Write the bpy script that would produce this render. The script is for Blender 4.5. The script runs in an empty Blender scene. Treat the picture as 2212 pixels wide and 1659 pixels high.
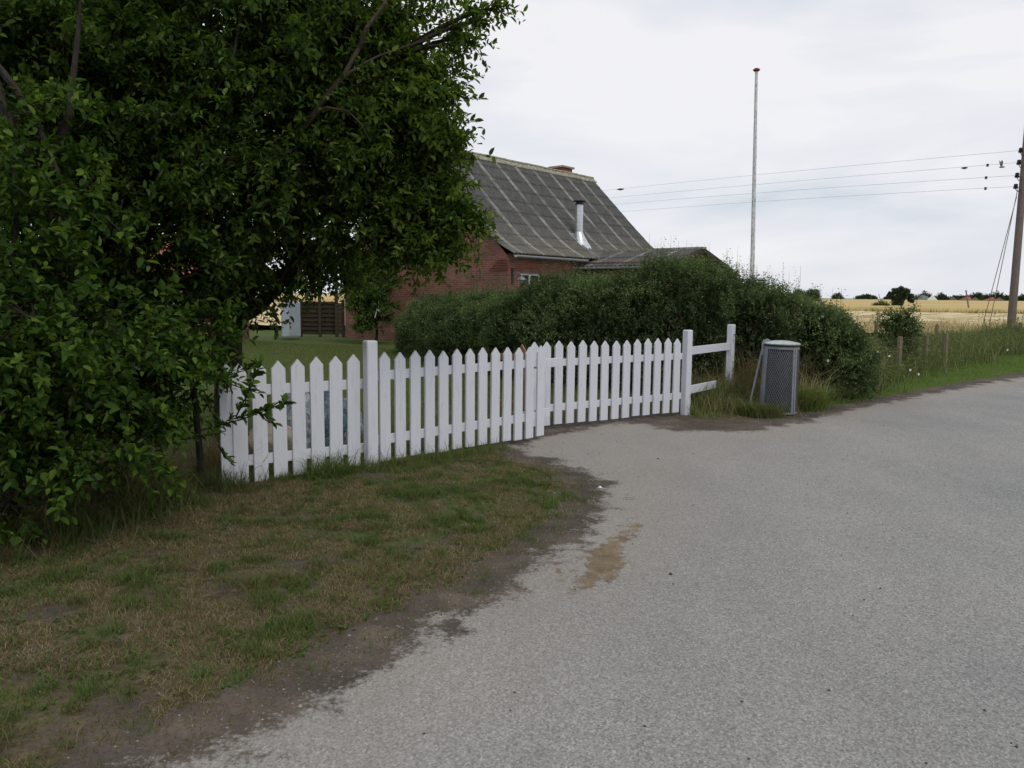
import bpy, math, random
import numpy as np
from mathutils import Vector, Matrix
rng = np.random.default_rng(7); random.seed(7)
sc = bpy.context.scene; col = sc.collection
R = math.radians
# ---------------------------------------------------------------- camera
W0, H0, F = 2212.0, 1659.0, 1720.0      # photo measuring units
EYE = Vector((0, 0, 1.6)); PITCH = math.atan(192.5/F); ROLL = 0.010
fwd = Vector((0, math.cos(PITCH), -math.sin(PITCH)))
right0 = Vector((1, 0, 0)); up0 = right0.cross(fwd)
right = right0*math.cos(ROLL)+up0*math.sin(ROLL); up = right.cross(fwd)
cd = bpy.data.cameras.new('camera'); cam = bpy.data.objects.new('camera', cd); col.objects.link(cam)
m = Matrix((right, up, -fwd)).transposed().to_4x4(); m.translation = EYE; cam.matrix_world = m
cd.sensor_width = 36; cd.lens = 28; cd.clip_start = .05; cd.clip_end = 8000
sc.camera = cam
def ray(px, py):
    return right*((px-W0/2)/F)-up*((py-H0/2)/F)+fwd
def P(px, py, z=0.):
    r = ray(px, py); t = (z-EYE.z)/r.z; return EYE+r*t
def D(px, py, y):                                   # point seen there at ground distance y
    r = ray(px, py); return EYE+r*(y/r.y)
# ---------------------------------------------------------------- world, sun, exposure
SUN_EL, SUN_AZ = R(52), R(150)                      # azimuth from +Y clockwise
wd = bpy.data.worlds.new('World'); sc.world = wd; wd.use_nodes = True
nt = wd.node_tree; nt.nodes.clear()
def wn(t, **k):
    n = nt.nodes.new(t)
    for a, b in k.items(): setattr(n, a, b)
    return n
wo = wn('ShaderNodeOutputWorld'); bg = wn('ShaderNodeBackground'); bg.inputs[1].default_value = .1
sky = wn('ShaderNodeTexSky', sky_type='NISHITA', sun_disc=False, sun_elevation=SUN_EL, sun_rotation=SUN_AZ)
tc = wn('ShaderNodeTexCoord'); mp = wn('ShaderNodeMapping'); mp.inputs['Scale'].default_value = (1.3, 1.3, 5.5)
mp.inputs['Rotation'].default_value = (0, .12, .4); mp.inputs['Location'].default_value = (.3, 1.7, .25)
n1 = wn('ShaderNodeTexNoise'); n1.inputs['Scale'].default_value = 1.5; n1.inputs['Detail'].default_value = 7; n1.inputs['Roughness'].default_value = .52; n1.inputs['Distortion'].default_value = .35
cr = wn('ShaderNodeValToRGB'); e = cr.color_ramp.elements
e[0].position = .36; e[0].color = (.55, .62, .71, 1); e[1].position = .62; e[1].color = (.90, .895, .93, 1)
el = e.new(.48); el.color = (.745, .775, .835, 1)
sc10 = wn('ShaderNodeVectorMath', operation='SCALE'); sc10.inputs['Scale'].default_value = 9.6
mx = wn('ShaderNodeMixRGB'); mx.inputs[0].default_value = .95
L = nt.links.new
L(tc.outputs['Generated'], mp.inputs[0]); L(mp.outputs[0], n1.inputs[0]); L(n1.outputs[0], cr.inputs[0]); L(cr.outputs[0], sc10.inputs[0])
L(sky.outputs[0], mx.inputs[1]); L(sc10.outputs[0], mx.inputs[2]); L(mx.outputs[0], bg.inputs[0]); L(bg.outputs[0], wo.inputs[0])
sl = bpy.data.lights.new('sun', 'SUN'); sl.energy = 1.1; sl.angle = R(24); sl.color = (1, .94, .84)
so = bpy.data.objects.new('sun', sl); col.objects.link(so)
sd = Vector((math.sin(SUN_AZ)*math.cos(SUN_EL), math.cos(SUN_AZ)*math.cos(SUN_EL), math.sin(SUN_EL)))
so.rotation_euler = sd.to_track_quat('Z', 'Y').to_euler(); so.location = (0, 0, 30)
sc.view_settings.view_transform = 'Standard'; sc.view_settings.look = 'None'
sc.view_settings.exposure = 0.08; sc.view_settings.gamma = 1
# ---------------------------------------------------------------- noise
def _h(ix, iy, s):
    v = np.sin(ix*127.1+iy*311.7+s*74.7)*43758.5453; return v-np.floor(v)
def vn(x, y, s=0):
    ix, iy = np.floor(x), np.floor(y); fx, fy = x-ix, y-iy; fx = fx*fx*(3-2*fx); fy = fy*fy*(3-2*fy)
    a, b, c, d = _h(ix, iy, s), _h(ix+1, iy, s), _h(ix, iy+1, s), _h(ix+1, iy+1, s)
    return (a*(1-fx)+b*fx)*(1-fy)+(c*(1-fx)+d*fx)*fy
def fbm(x, y, s=0, o=4):
    v = 0; a = .5
    for i in range(o): v = v+a*vn(x*2**i, y*2**i, s+i); a *= .5
    return v/(1-.5**o)
def sstep(a, b, x):
    t = np.clip((x-a)/(b-a), 0, 1); return t*t*(3-2*t)
def sdpoly(x, y, poly):                             # positive inside
    p = np.array([(q[0], q[1]) for q in poly]); n = len(p); dmin = np.full(x.shape, 1e9); ins = np.zeros(x.shape, bool)
    for i in range(n):
        a, b = p[i], p[(i+1) % n]; e = b-a; wx, wy = x-a[0], y-a[1]
        t = np.clip((wx*e[0]+wy*e[1])/(e@e), 0, 1)
        dmin = np.minimum(dmin, np.hypot(wx-e[0]*t, wy-e[1]*t))
        c = (a[1] > y) != (b[1] > y)
        with np.errstate(divide='ignore', invalid='ignore'):
            xi = e[0]*(y-a[1])/(e[1] if e[1] else 1e-9)+a[0]
        ins ^= c & (x < xi)
    return np.where(ins, dmin, -dmin)
# ---------------------------------------------------------------- object helpers
def tag(o, label=None, cat=None, group=None, kind=None):
    if label: o['label'] = label
    if cat: o['category'] = cat
    if group: o['group'] = group
    if kind: o['kind'] = kind
    return o
def empty(name, loc, label, cat, group=None):
    o = bpy.data.objects.new(name, None); col.objects.link(o); o.location = loc; o.empty_display_size = .2
    return tag(o, label, cat, group)
def rootloc(o):
    v = Vector((0, 0, 0))
    while o is not None: v += o.location; o = o.parent
    return v
def link(name, me, mat, parent=None, origin=None):
    o = bpy.data.objects.new(name, me); col.objects.link(o)
    if mat is not None: me.materials.append(mat)
    off = rootloc(parent) if parent is not None else Vector(origin or (0, 0, 0))
    if parent is not None: o.parent = parent
    else: o.location = off
    if off.length > 0: me.transform(Matrix.Translation(-off))
    return o
def npmesh(name, V, Fs, mat, parent=None, origin=None, attrs=None, smooth=False, uv=None):
    me = bpy.data.meshes.new(name); V = np.asarray(V, np.float32).reshape(-1, 3)
    if not isinstance(Fs, (list, tuple)): Fs = [Fs]
    lt = np.concatenate([np.full(len(f), f.shape[1]) for f in Fs]); lv = np.concatenate([f.ravel() for f in Fs])
    me.vertices.add(len(V)); me.vertices.foreach_set('co', V.ravel())
    me.loops.add(len(lv)); me.loops.foreach_set('vertex_index', lv.astype(np.int32))
    me.polygons.add(len(lt)); ls = np.concatenate([[0], np.cumsum(lt)[:-1]])
    me.polygons.foreach_set('loop_start', ls.astype(np.int32)); me.polygons.foreach_set('loop_total', lt.astype(np.int32))
    if smooth: me.polygons.foreach_set('use_smooth', np.ones(len(lt), bool))
    me.update(calc_edges=True)
    for k, v in (attrs or {}).items():
        a = me.attributes.new(k, 'FLOAT', 'POINT'); a.data.foreach_set('value', np.asarray(v, np.float32))
    if uv is not None:
        u = me.uv_layers.new(name='UVMap'); u.data.foreach_set('uv', np.asarray(uv, np.float32)[lv].ravel())
    return link(name, me, mat, parent, origin)
class MB:
    def __init__(s): s.v = []; s.f = []
    def add(s, vs, fs):
        n = len(s.v); s.v += [tuple(q) for q in vs]; s.f += [tuple(i+n for i in f) for f in fs]; return s
    def box(s, a, b, frame=None):                   # corners in a local frame (origin, ux, uy, uz)
        c = [(x, y, z) for z in (a[2], b[2]) for y in (a[1], b[1]) for x in (a[0], b[0])]
        if frame: o, ux, uy, uz = frame; c = [o+ux*p[0]+uy*p[1]+uz*p[2] for p in c]
        return s.add(c, [(0, 2, 3, 1), (4, 5, 7, 6), (0, 1, 5, 4), (2, 6, 7, 3), (0, 4, 6, 2), (1, 3, 7, 5)])
    def bar(s, p, q, w, h, upv=Vector((0, 0, 1))):
        p = Vector(p); q = Vector(q); d = (q-p).normalized(); x = d.cross(upv)
        x = x.normalized() if x.length > 1e-4 else Vector((1, 0, 0)); z = x.cross(d)
        return s.box((-w/2, 0, -h/2), (w/2, (q-p).length, h/2), (p, x, d, z))
    def tube(s, pts, rad, n=8, cap=True):
        pts = [Vector(p) for p in pts]; N = len(pts); rad = rad if hasattr(rad, '__len__') else [rad]*N
        vs = []; x = None
        for i, p in enumerate(pts):
            d = (pts[min(i+1, N-1)]-pts[max(i-1, 0)]).normalized()
            if x is None: x = d.orthogonal().normalized()
            x = (x-d*x.dot(d)).normalized(); y = d.cross(x)
            vs += [p+(x*math.cos(2*math.pi*k/n)+y*math.sin(2*math.pi*k/n))*rad[i] for k in range(n)]
        fs = [(i*n+k, i*n+(k+1) % n, (i+1)*n+(k+1) % n, (i+1)*n+k) for i in range(N-1) for k in range(n)]
        if cap: fs += [tuple(range(n))[::-1], tuple((N-1)*n+k for k in range(n))]
        return s.add(vs, fs)
    def lathe(s, prof, n=24, frame=None):           # prof (r, z)
        o, ux, uy, uz = frame or (Vector((0, 0, 0)), Vector((1, 0, 0)), Vector((0, 1, 0)), Vector((0, 0, 1)))
        vs = [o+ux*(r*math.cos(2*math.pi*k/n))+uy*(r*math.sin(2*math.pi*k/n))+uz*z for r, z in prof for k in range(n)]
        N = len(prof)
        fs = [(i*n+k, i*n+(k+1) % n, (i+1)*n+(k+1) % n, (i+1)*n+k) for i in range(N-1) for k in range(n)]
        fs += [tuple(range(n))[::-1], tuple((N-1)*n+k for k in range(n))]
        return s.add(vs, fs)
    def prism(s, outline, frame, a, b):             # outline in (ux, uz), extruded along uy a..b
        o, ux, uy, uz = frame; n = len(outline)
        vs = [o+ux*p[0]+uz*p[1]+uy*t for t in (a, b) for p in outline]
        return s.add(vs, [tuple(range(n)), tuple(range(2*n-1, n-1, -1))]+[(i, i+n, (i+1) % n+n, (i+1) % n) for i in range(n)])
    def build(s, name, mat, parent=None, origin=None, bevel=0, smooth=False):
        me = bpy.data.meshes.new(name); me.from_pydata(s.v, [], s.f); me.validate(); me.update()
        import bmesh
        bm = bmesh.new(); bm.from_mesh(me); bmesh.ops.recalc_face_normals(bm, faces=bm.faces); bm.to_mesh(me); bm.free()
        if smooth: me.polygons.foreach_set('use_smooth', [True]*len(me.polygons))
        o = link(name, me, mat, parent, origin)
        if bevel:
            b = o.modifiers.new('bevel', 'BEVEL'); b.width = bevel; b.segments = 2; b.limit_method = 'ANGLE'
        return o
# ---------------------------------------------------------------- materials
class G:
    def __init__(s, name, rough=.8, spec=.3):
        s.m = bpy.data.materials.new(name); s.m.use_nodes = True; s.t = s.m.node_tree
        s.b = s.t.nodes['Principled BSDF']; s.b.inputs['Roughness'].default_value = rough
        s.b.inputs['Specular IOR Level'].default_value = spec; s.out = s.t.nodes['Material Output']
        s.co = s.n('ShaderNodeTexCoord')
    def n(s, t, **k):
        n = s.t.nodes.new(t)
        for a, b in k.items(): setattr(n, a, b)
        return n
    def l(s, a, b): s.t.links.new(a, b)
    def put(s, inp, v):
        if hasattr(v, 'is_output') or isinstance(v, bpy.types.NodeSocket): s.l(v, inp)
        else:
            if isinstance(v, (tuple, list)) and len(v) == 3 and inp.type == 'RGBA': v = (*v, 1)
            inp.default_value = v
    def vec(s, scale=(1, 1, 1), src='Object', rot=(0, 0, 0)):
        m = s.n('ShaderNodeMapping'); m.inputs['Scale'].default_value = scale; m.inputs['Rotation'].default_value = rot
        s.l(s.co.outputs[src] if isinstance(src, str) else src, m.inputs[0]); return m.outputs[0]
    def noise(s, scale, detail=4, rough=.55, v=None, dist=0):
        n = s.n('ShaderNodeTexNoise'); n.inputs['Scale'].default_value = scale; n.inputs['Detail'].default_value = detail
        n.inputs['Roughness'].default_value = rough; n.inputs['Distortion'].default_value = dist
        s.l(v if v is not None else s.co.outputs['Object'], n.inputs[0]); return n.outputs[0]
    def ramp(s, f, *st):
        r = s.n('ShaderNodeValToRGB'); e = r.color_ramp.elements
        while len(e) < len(st): e.new(.5)
        for i, (p, c) in enumerate(st):
            e[i].position = p; e[i].color = (*c, 1) if isinstance(c, tuple) else (c, c, c, 1)
        s.l(f, r.inputs[0]); return r.outputs[0]
    def mix(s, f, a, b, mode='MIX'):
        n = s.n('ShaderNodeMixRGB', blend_type=mode); s.put(n.inputs[0], f); s.put(n.inputs[1], a); s.put(n.inputs[2], b); return n.outputs[0]
    def math(s, op, a, b=0., c=0.):
        n = s.n('ShaderNodeMath', operation=op); s.put(n.inputs[0], a); s.put(n.inputs[1], b); s.put(n.inputs[2], c); return n.outputs[0]
    def attr(s, name):
        return s.n('ShaderNodeAttribute', attribute_name=name).outputs['Fac']
    def bump(s, h, strength=.5, dist=.01):
        n = s.n('ShaderNodeBump'); n.inputs['Strength'].default_value = strength; n.inputs['Distance'].default_value = dist
        s.l(h, n.inputs['Height']); s.l(n.outputs[0], s.b.inputs['Normal']); return s
    def color(s, c): s.put(s.b.inputs['Base Color'], c); return s
def leafmat(name, dark, mid, light, trans=.3, rough=.5):
    g = G(name, rough, .14); t = g.attr('tint')
    c = g.ramp(t, (0., dark), (.5, mid), (1., light)); g.color(c)
    tr = g.n('ShaderNodeBsdfTranslucent'); g.put(tr.inputs[0], g.mix(1., c, (1.25, 1.3, .6), 'MULTIPLY'))
    ms = g.n('ShaderNodeMixShader'); ms.inputs[0].default_value = trans
    g.l(g.b.outputs[0], ms.inputs[1]); g.l(tr.outputs[0], ms.inputs[2]); g.l(ms.outputs[0], g.out.inputs[0]); return g.m
def plain(name, c, rough=.6, var=.25, scale=8, metal=0, bump=0):
    g = G(name, rough); f = g.noise(scale, 5)
    g.color(g.ramp(f, (.3, tuple(x*(1-var) for x in c)), (.7, tuple(min(x*(1+var), 1) for x in c)))); g.b.inputs['Metallic'].default_value = metal
    if bump: g.bump(f, bump, .01)
    return g.m
M = {}
def dirt(g):                                        # bare soil colour shared by road edge and verge
    a = g.noise(2.3, 6, .6); b = g.noise(60, 4, .7)
    c = g.ramp(a, (.3, (.058, .048, .040)), (.52, (.098, .080, .066)), (.72, (.165, .132, .102)))
    return g.mix(.75, c, g.ramp(b, (.3, .62), (.7, 1.28)), 'MULTIPLY')
# road
g = G('asphalt', .95, .12)
v1 = g.n('ShaderNodeTexVoronoi'); v1.inputs['Scale'].default_value = 120; g.l(g.co.outputs['Object'], v1.inputs[0])
st = g.ramp(v1.outputs['Color'], (.1, (.168, .168, .165)), (.45, (.256, .255, .251)), (.75, (.314, .312, .306)), (1., (.44, .438, .43)))
n80 = g.noise(170, 3, .8)
st = g.mix(.6, st, g.ramp(n80, (.32, (.62, .63, .64)), (.7, (1.25, 1.25, 1.25))), 'MULTIPLY')
st = g.mix(1., st, g.ramp(g.noise(.55, 5), (.3, (.93, .935, .93)), (.7, (1.12, 1.09, 1.05))), 'MULTIPLY')
st = g.mix(1., st, g.ramp(g.noise(1.1, 6, .7, g.vec((1, .35, 1), rot=(0, 0, .75))), (.35, (.93, .93, .93)), (.65, (1.06, 1.06, 1.05))), 'MULTIPLY')
sdr = g.attr('sd'); fine = g.noise(3.2, 6, .65); fin2 = g.noise(38, 6, .8)
k = g.math('ADD', sdr, g.math('MULTIPLY_ADD', fine, 1.0, -.50)); k = g.math('ADD', k, g.math('MULTIPLY_ADD', fin2, .62, -.31))
dust = g.attr('dust')
dusty = g.mix(g.math('MULTIPLY', dust, g.ramp(g.math('ADD', g.math('MULTIPLY', fine, .6), g.math('MULTIPLY', fin2, .4)), (.32, .25), (.68, 1.))), st, g.mix(.45, (.30, .25, .205), st))
sand = g.attr('sand'); sk = g.math('ADD', sand, g.math('MULTIPLY_ADD', g.noise(13, 8, .75), 2.0, -1.0))
sandc = g.mix(.8, g.ramp(g.noise(5, 6, .7), (.35, (.11, .082, .052)), (.65, (.245, .185, .115))), g.ramp(g.noise(90, 3, .8), (.3, .6), (.7, 1.3)), 'MULTIPLY')
dusty = g.mix(g.ramp(sk, (.46, 0.), (.60, .92)), dusty, sandc)
g.color(g.mix(g.ramp(k, (-.02+.05, 0.), (.16, 1.)), dirt(g), dusty)); g.bump(v1.outputs['Distance'], .5, .004); M['road'] = g.m
# ground
g = G('soil_and_grass', .95, .1)
gr = g.attr('green'); a = g.noise(2.2, 6, .62); b = g.noise(14, 5, .7); c = g.noise(90, 3, .7)
thatch = g.mix(.8, g.ramp(b, (.3, (.045, .036, .024)), (.7, (.17, .13, .078))), g.ramp(c, (.3, .55), (.7, 1.3)), 'MULTIPLY')
grass = g.mix(.7, g.ramp(b, (.3, (.045, .068, .020)), (.7, (.105, .135, .038))), g.ramp(c, (.3, .6), (.7, 1.3)), 'MULTIPLY')
gk = g.math('ADD', gr, g.math('MULTIPLY_ADD', g.mix(.5, a, g.noise(6.5, 6, .7)), 2.2, -1.1))
cc = g.mix(g.ramp(gk, (.35, 0.), (.65, 1.)), thatch, grass)
sk = g.math('ADD', g.attr('soil'), g.math('MULTIPLY_ADD', g.mix(.45, g.noise(2.9, 6, .65), g.noise(11, 5, .7)), 2.4, -1.2))
g.color(g.mix(g.ramp(sk, (.4, 0.), (.7, 1.)), cc, dirt(g))); g.bump(b, .7, .03); M['ground'] = g.m
# fields
g = G('straw', .95, .1); vv = g.vec((.25, 1.6, 1)); a = g.noise(1.1, 6, .65, vv, .6); b = g.noise(9, 5, .7)
g.color(g.mix(.55, g.ramp(a, (.38, (.34, .26, .13)), (.5, (.60, .48, .27)), (.62, (.76, .64, .40))), g.ramp(b, (.3, .6), (.7, 1.25)), 'MULTIPLY')); g.bump(a, 1, .3); M['straw'] = g.m
g = G('ripe_wheat', .95, .1); a = g.noise(.05, 6, .6, g.vec((.4, 2, 1))); b = g.noise(3, 5, .7)
g.color(g.mix(.5, g.ramp(a, (.35, (.46, .345, .145)), (.65, (.56, .43, .20))), g.ramp(b, (.3, .7), (.7, 1.2)), 'MULTIPLY')); M['wheat'] = g.m
# paint, wood, metal, stone
g = G('white_paint', .55, .35); f = g.noise(6, 5, .6, g.vec((8, 8, .8))); f2 = g.noise(30, 4, .7)
c = g.mix(g.ramp(g.math('ADD', f, g.math('MULTIPLY', f2, .45)), (.66, 0.), (.92, .75)), (.66, .67, .69), (.40, .40, .40))
sp = g.n('ShaderNodeSeparateXYZ'); g.l(g.co.outputs['Object'], sp.inputs[0])
dz = g.math('ADD', g.math('MULTIPLY', sp.outputs[2], -3.2), g.math('MULTIPLY', g.noise(5, 5, .7), 1.6))
c = g.mix(g.ramp(dz, (.10, 0.), (.75, .6)), c, (.30, .30, .25))
c = g.mix(g.ramp(g.noise(55, 2, .5), (.70, 0.), (.74, .8)), c, (.22, .20, .17))
g.color(c); g.bump(g.noise(8, 5, .6, g.vec((20, 20, .7))), .45, .004); M['white'] = g.m
g.color(g.mix(g.ramp(g.math('ADD', f, g.math('MULTIPLY', f2, .35)), (.72, 0.), (.95, .6)), (.62, .64, .69), (.42, .42, .43))); g.bump(g.noise(8, 5, .6, g.vec((20, 20, .7))), .35, .004); M['white'] = g.m
def wood(name, c0, c1, sc_=(30, 30, 1.5)):
    g = G(name, .85, .2); f = g.noise(3, 6, .65, g.vec(sc_)); g.color(g.ramp(f, (.3, c0), (.7, c1))); g.bump(f, .5, .01); return g.m
M['pole'] = wood('weathered_pole', (.11, .085, .075), (.26, .21, .18))
M['post'] = wood('grey_brown_post', (.12, .10, .065), (.27, .22, .15))
M['bare'] = wood('bare_timber', (.26, .13, .085), (.38, .21, .14))
M['panel'] = wood('panel_timber', (.025, .020, .015), (.08, .062, .042), (1.5, 1.5, 20))
M['bark'] = wood('bark', (.012, .010, .008), (.045, .037, .029), (14, 14, 4))
M['twig'] = plain('twig_bark', (.07, .05, .035), .8)
g = G('galvanised', .45, .5); f = g.noise(20, 5, .7); g.color(g.ramp(f, (.3, (.19, .205, .225)), (.7, (.30, .32, .345)))); g.b.inputs['Metallic'].default_value = .35; M['galv'] = g.m
g = G('stainless', .28, .5); g.color(g.ramp(g.noise(4, 4, .5, g.vec((1, 1, 6))), (.3, (.5, .52, .54)), (.7, (.75, .77, .79)))); g.b.inputs['Metallic'].default_value = .75; M['steel'] = g.m
M['lead'] = plain('lead_sheet', (.22, .25, .30), .5, .3, 6, .3)
M['gutter'] = plain('grey_gutter', (.42, .45, .49), .5, .12)
M['dark'] = plain('dark_metal', (.03, .03, .032), .5)
M['pot'] = plain('brown_ceramic', (.03, .018, .014), .3)
M['wire'] = plain('wire', (.42, .45, .48), .6)
M['red'] = plain('red_knob', (.22, .05, .03), .5)
M['lid'] = plain('lid_grey', (.42, .46, .45), .5, .3, 9, .2)
g = G('flaking_white', .6, .3); f = g.noise(5, 6, .7, g.vec((12, 12, 2))); g.color(g.ramp(f, (.40, (.28, .27, .25)), (.55, (.72, .73, .75)))); M['flag'] = g.m
def brick(name, c0, c1, mort):
    g = G(name, .9, .15); bk = g.n('ShaderNodeTexBrick'); g.l(g.co.outputs['UV'], bk.inputs[0])
    bk.inputs['Scale'].default_value = 1; bk.inputs['Brick Width'].default_value = .24; bk.inputs['Row Height'].default_value = .067
    bk.inputs['Mortar Size'].default_value = .007; bk.inputs['Bias'].default_value = -.1; bk.inputs['Mortar Smooth'].default_value = .3
    g.put(bk.inputs['Color1'], c0); g.put(bk.inputs['Color2'], c1); g.put(bk.inputs['Mortar'], mort)
    c = g.mix(.8, bk.outputs[0], g.ramp(g.noise(1.3, 6, .65), (.3, (.62, .62, .64)), (.7, (1.3, 1.25, 1.2))), 'MULTIPLY')
    c = g.mix(.6, c, g.ramp(g.noise(26, 4, .7), (.3, .6), (.7, 1.35)), 'MULTIPLY')
    g.color(c); g.bump(bk.outputs['Fac'], -.6, .012); return g.m
M['brick'] = brick('red_brick', (.165, .074, .054), (.245, .114, .084), (.21, .175, .15))
# corrugated roof: uv = (along ridge, down slope) in metres
g = G('fibre_cement', .9, .15); sx = g.n('ShaderNodeSeparateXYZ'); g.l(g.co.outputs['UV'], sx.inputs[0])
u, v = sx.outputs[0], sx.outputs[1]
wob = g.noise(2.2, 3, .5, g.vec((1, .6, 1), 'UV'))
fr = g.math('FRACT', g.math('DIVIDE', g.math('ADD', u, g.math('MULTIPLY', wob, .05)), 1.06))
line = g.math('SUBTRACT', 1., g.math('MULTIPLY', g.math('ABSOLUTE', g.math('SUBTRACT', fr, .5)), 2.))  # 1 at centre
streak = g.ramp(g.math('ADD', line, g.math('MULTIPLY_ADD', g.noise(7, 5, .75, g.vec((1, .8, 1), 'UV')), .5, -.25)), (.78, 0.), (.95, 1.))
br = g.ramp(g.noise(1.6, 5, .7, g.vec((1.6, .7, 1), 'UV')), (.36, .12), (.62, 1.))
streak = g.math('MULTIPLY', streak, br)
low = g.ramp(g.math('DIVIDE', v, 5.4), (.6, 0.), (1., .6))
base = g.ramp(g.noise(5, 6, .7, g.vec((3, .6, 1), 'UV')), (.3, (.05, .05, .05)), (.7, (.13, .127, .122)))
base = g.mix(low, base, g.ramp(g.noise(6, 6, .7), (.35, (.12, .11, .09)), (.7, (.23, .215, .175))))
base = g.mix(g.math('MULTIPLY', streak, .85), base, g.ramp(g.noise(12, 5, .7), (.35, (.24, .23, .215)), (.7, (.42, .40, .365))))
g.color(base); g.bump(g.noise(40, 4, .7), .3, .01); M['roof'] = g.m
g = G('lichen_ridge', .95, .1); g.color(g.ramp(g.noise(9, 6, .7), (.35, (.13, .12, .09)), (.5, (.27, .26, .19)), (.65, (.40, .39, .33)))); M['ridge'] = g.m
g = G('window_glass', .08, .5); g.color((.02, .025, .028)); M['glass'] = g.m
M['wpaint'] = plain('window_paint', (.72, .73, .75), .5, .08)
g = G('clear_bag', .25, .5); f = g.noise(9, 5, .6, None, 1.5); g.color(g.ramp(f, (.35, (.10, .14, .18)), (.5, (.42, .47, .52)), (.65, (.66, .70, .74)))); g.bump(f, .8, .03); M['bag'] = g.m
g = G('beige_sack', .7, .3); f = g.noise(7, 5, .6, None, 1.); g.color(g.ramp(f, (.35, (.34, .29, .22)), (.65, (.56, .50, .40)))); g.bump(f, .8, .03); M['sack'] = g.m
g = G('blue_bag', .35, .5); f = g.noise(11, 5, .6, None, 1.5); g.color(g.ramp(f, (.35, (.05, .11, .17)), (.5, (.17, .28, .36)), (.68, (.5, .55, .6)))); g.bump(f, .8, .03); M['blue'] = g.m
M['cab'] = plain('grey_cabinet_paint', (.36, .43, .48), .5, .12, 3)
M['thin'] = plain('roof_tile_red', (.30, .10, .06), .8, .3)
M['slate'] = plain('far_grey_roof', (.16, .16, .165), .8, .2, 2)
M['pebble'] = plain('pebble', (.22, .205, .185), .8, .6, 9)
LF = {'verge': leafmat('verge_blade', (.22, .19, .10), (.15, .20, .055), (.15, .26, .055), .35, .7),
      'plum': leafmat('plum_leaf', (.022, .046, .010), (.052, .098, .018), (.15, .215, .032), .42, .6),
      'near': leafmat('near_leaf', (.020, .046, .010), (.050, .102, .016), (.16, .24, .034), .40, .6),
      'hedge': leafmat('hedge_leaf', (.035, .058, .026), (.085, .128, .052), (.21, .27, .125), .35, .6),
      'shrub': leafmat('shrub_leaf', (.035, .065, .018), (.075, .13, .032), (.17, .24, .06), .35, .6),
      'weed': leafmat('weed_leaf', (.06, .085, .036), (.13, .17, .066), (.28, .29, .15), .35, .7),
      'far': leafmat('far_leaf', (.026, .042, .024), (.05, .075, .040), (.09, .12, .06), .15, .7),
      'grass': leafmat('grass_blade', (.20, .155, .09), (.115, .13, .048), (.095, .175, .042), .35, .7),
      'dry': leafmat('dry_grass_blade', (.11, .085, .045), (.25, .195, .11), (.42, .35, .21), .3, .8)}
# ---------------------------------------------------------------- vegetation builders
def nrm(a): return a/np.maximum(np.linalg.norm(a, axis=-1, keepdims=True), 1e-9)
def leaves(name, pos, d, nn, ln, wr, mat, tint, parent=None, origin=None):
    N = len(pos); d = nrm(d); side = nrm(np.cross(d, nn)); n = np.cross(side, d); ln = np.broadcast_to(ln, (N,))[:, None]
    T = [(0, 0, 0), (.28, -.42, .10), (.68, -.36, .08), (1, 0, -.10), (.68, .36, .08), (.28, .42, .10)]
    V = np.stack([pos+d*ln*a+side*ln*b*wr*1.1+n*ln*c for a, b, c in T], 1).reshape(-1, 3)
    b = (np.arange(N)*6)[:, None]; Fc = np.concatenate([b+np.array([0, 1, 2, 3]), b+np.array([0, 3, 4, 5])])
    return npmesh(name, V, Fc, mat, parent, origin, {'tint': np.repeat(tint, 6)})
def sprigs(base, d, Ln, K, droop=.15, spread=.85):  # vectorised leaf sites on twigs
    N = len(base); d = nrm(d); r0 = nrm(np.cross(d, rng.normal(size=(N, 3)))); r1 = np.cross(d, r0)
    t = (np.arange(K)+.6)/K; ph = np.arange(K)*2.4+rng.random((N, 1))*6.28
    pos = base[:, None]+d[:, None]*Ln[:, None, None]*t[None, :, None]; pos[..., 2] -= droop*Ln[:, None]*t**2
    rad = r0[:, None]*np.cos(ph)[..., None]+r1[:, None]*np.sin(ph)[..., None]
    ld = nrm(.55*d[:, None]+spread*rad+rng.normal(size=(N, K, 3))*.18+np.array([0, 0, -.12]))
    nn = np.array([0, 0, 1.])+rng.normal(size=(N, K, 3))*.45
    return pos.reshape(-1, 3), ld.reshape(-1, 3), nn.reshape(-1, 3)
def twigs(mb, base, d, Ln, r=.003, droop=.15, every=1, n=3):
    d = nrm(d)
    for i in range(0, len(base), every):
        b = base[i]; pts = [b+d[i]*Ln[i]*t-np.array([0, 0, droop*Ln[i]*t*t]) for t in (-.4, .2, .6, 1.)]
        mb.tube(pts, [r*1.5, r*1.1, r*.8, r*.4], n, False)
def blob_pts(c, r, n, flat=(1, 1, 1), shell=.4):
    u = nrm(rng.normal(size=(n, 3))); rr = r*rng.random(n)**shell*(.86+.28*rng.random(n))
    lob = 1+.16*np.sin(u[:, 0]*5+c[0]*3)+.14*np.sin(u[:, 2]*6+c[1]*2)
    return np.array(c)+u*(rr*lob)[:, None]*np.array(flat), u
def limb(mb, a, b, r0, r1, sag=.1, n=7, steps=7):
    a = np.array(a, float); b = np.array(b, float); m_ = (a+b)/2+rng.normal(size=3)*np.linalg.norm(b-a)*.07+np.array([0, 0, sag*np.linalg.norm(b-a)])
    pts = [(1-t)**2*a+2*t*(1-t)*m_+t*t*b for t in np.linspace(0, 1, steps)]
    mb.tube(pts, list(np.linspace(r0, r1, steps)), n); return pts
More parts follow.
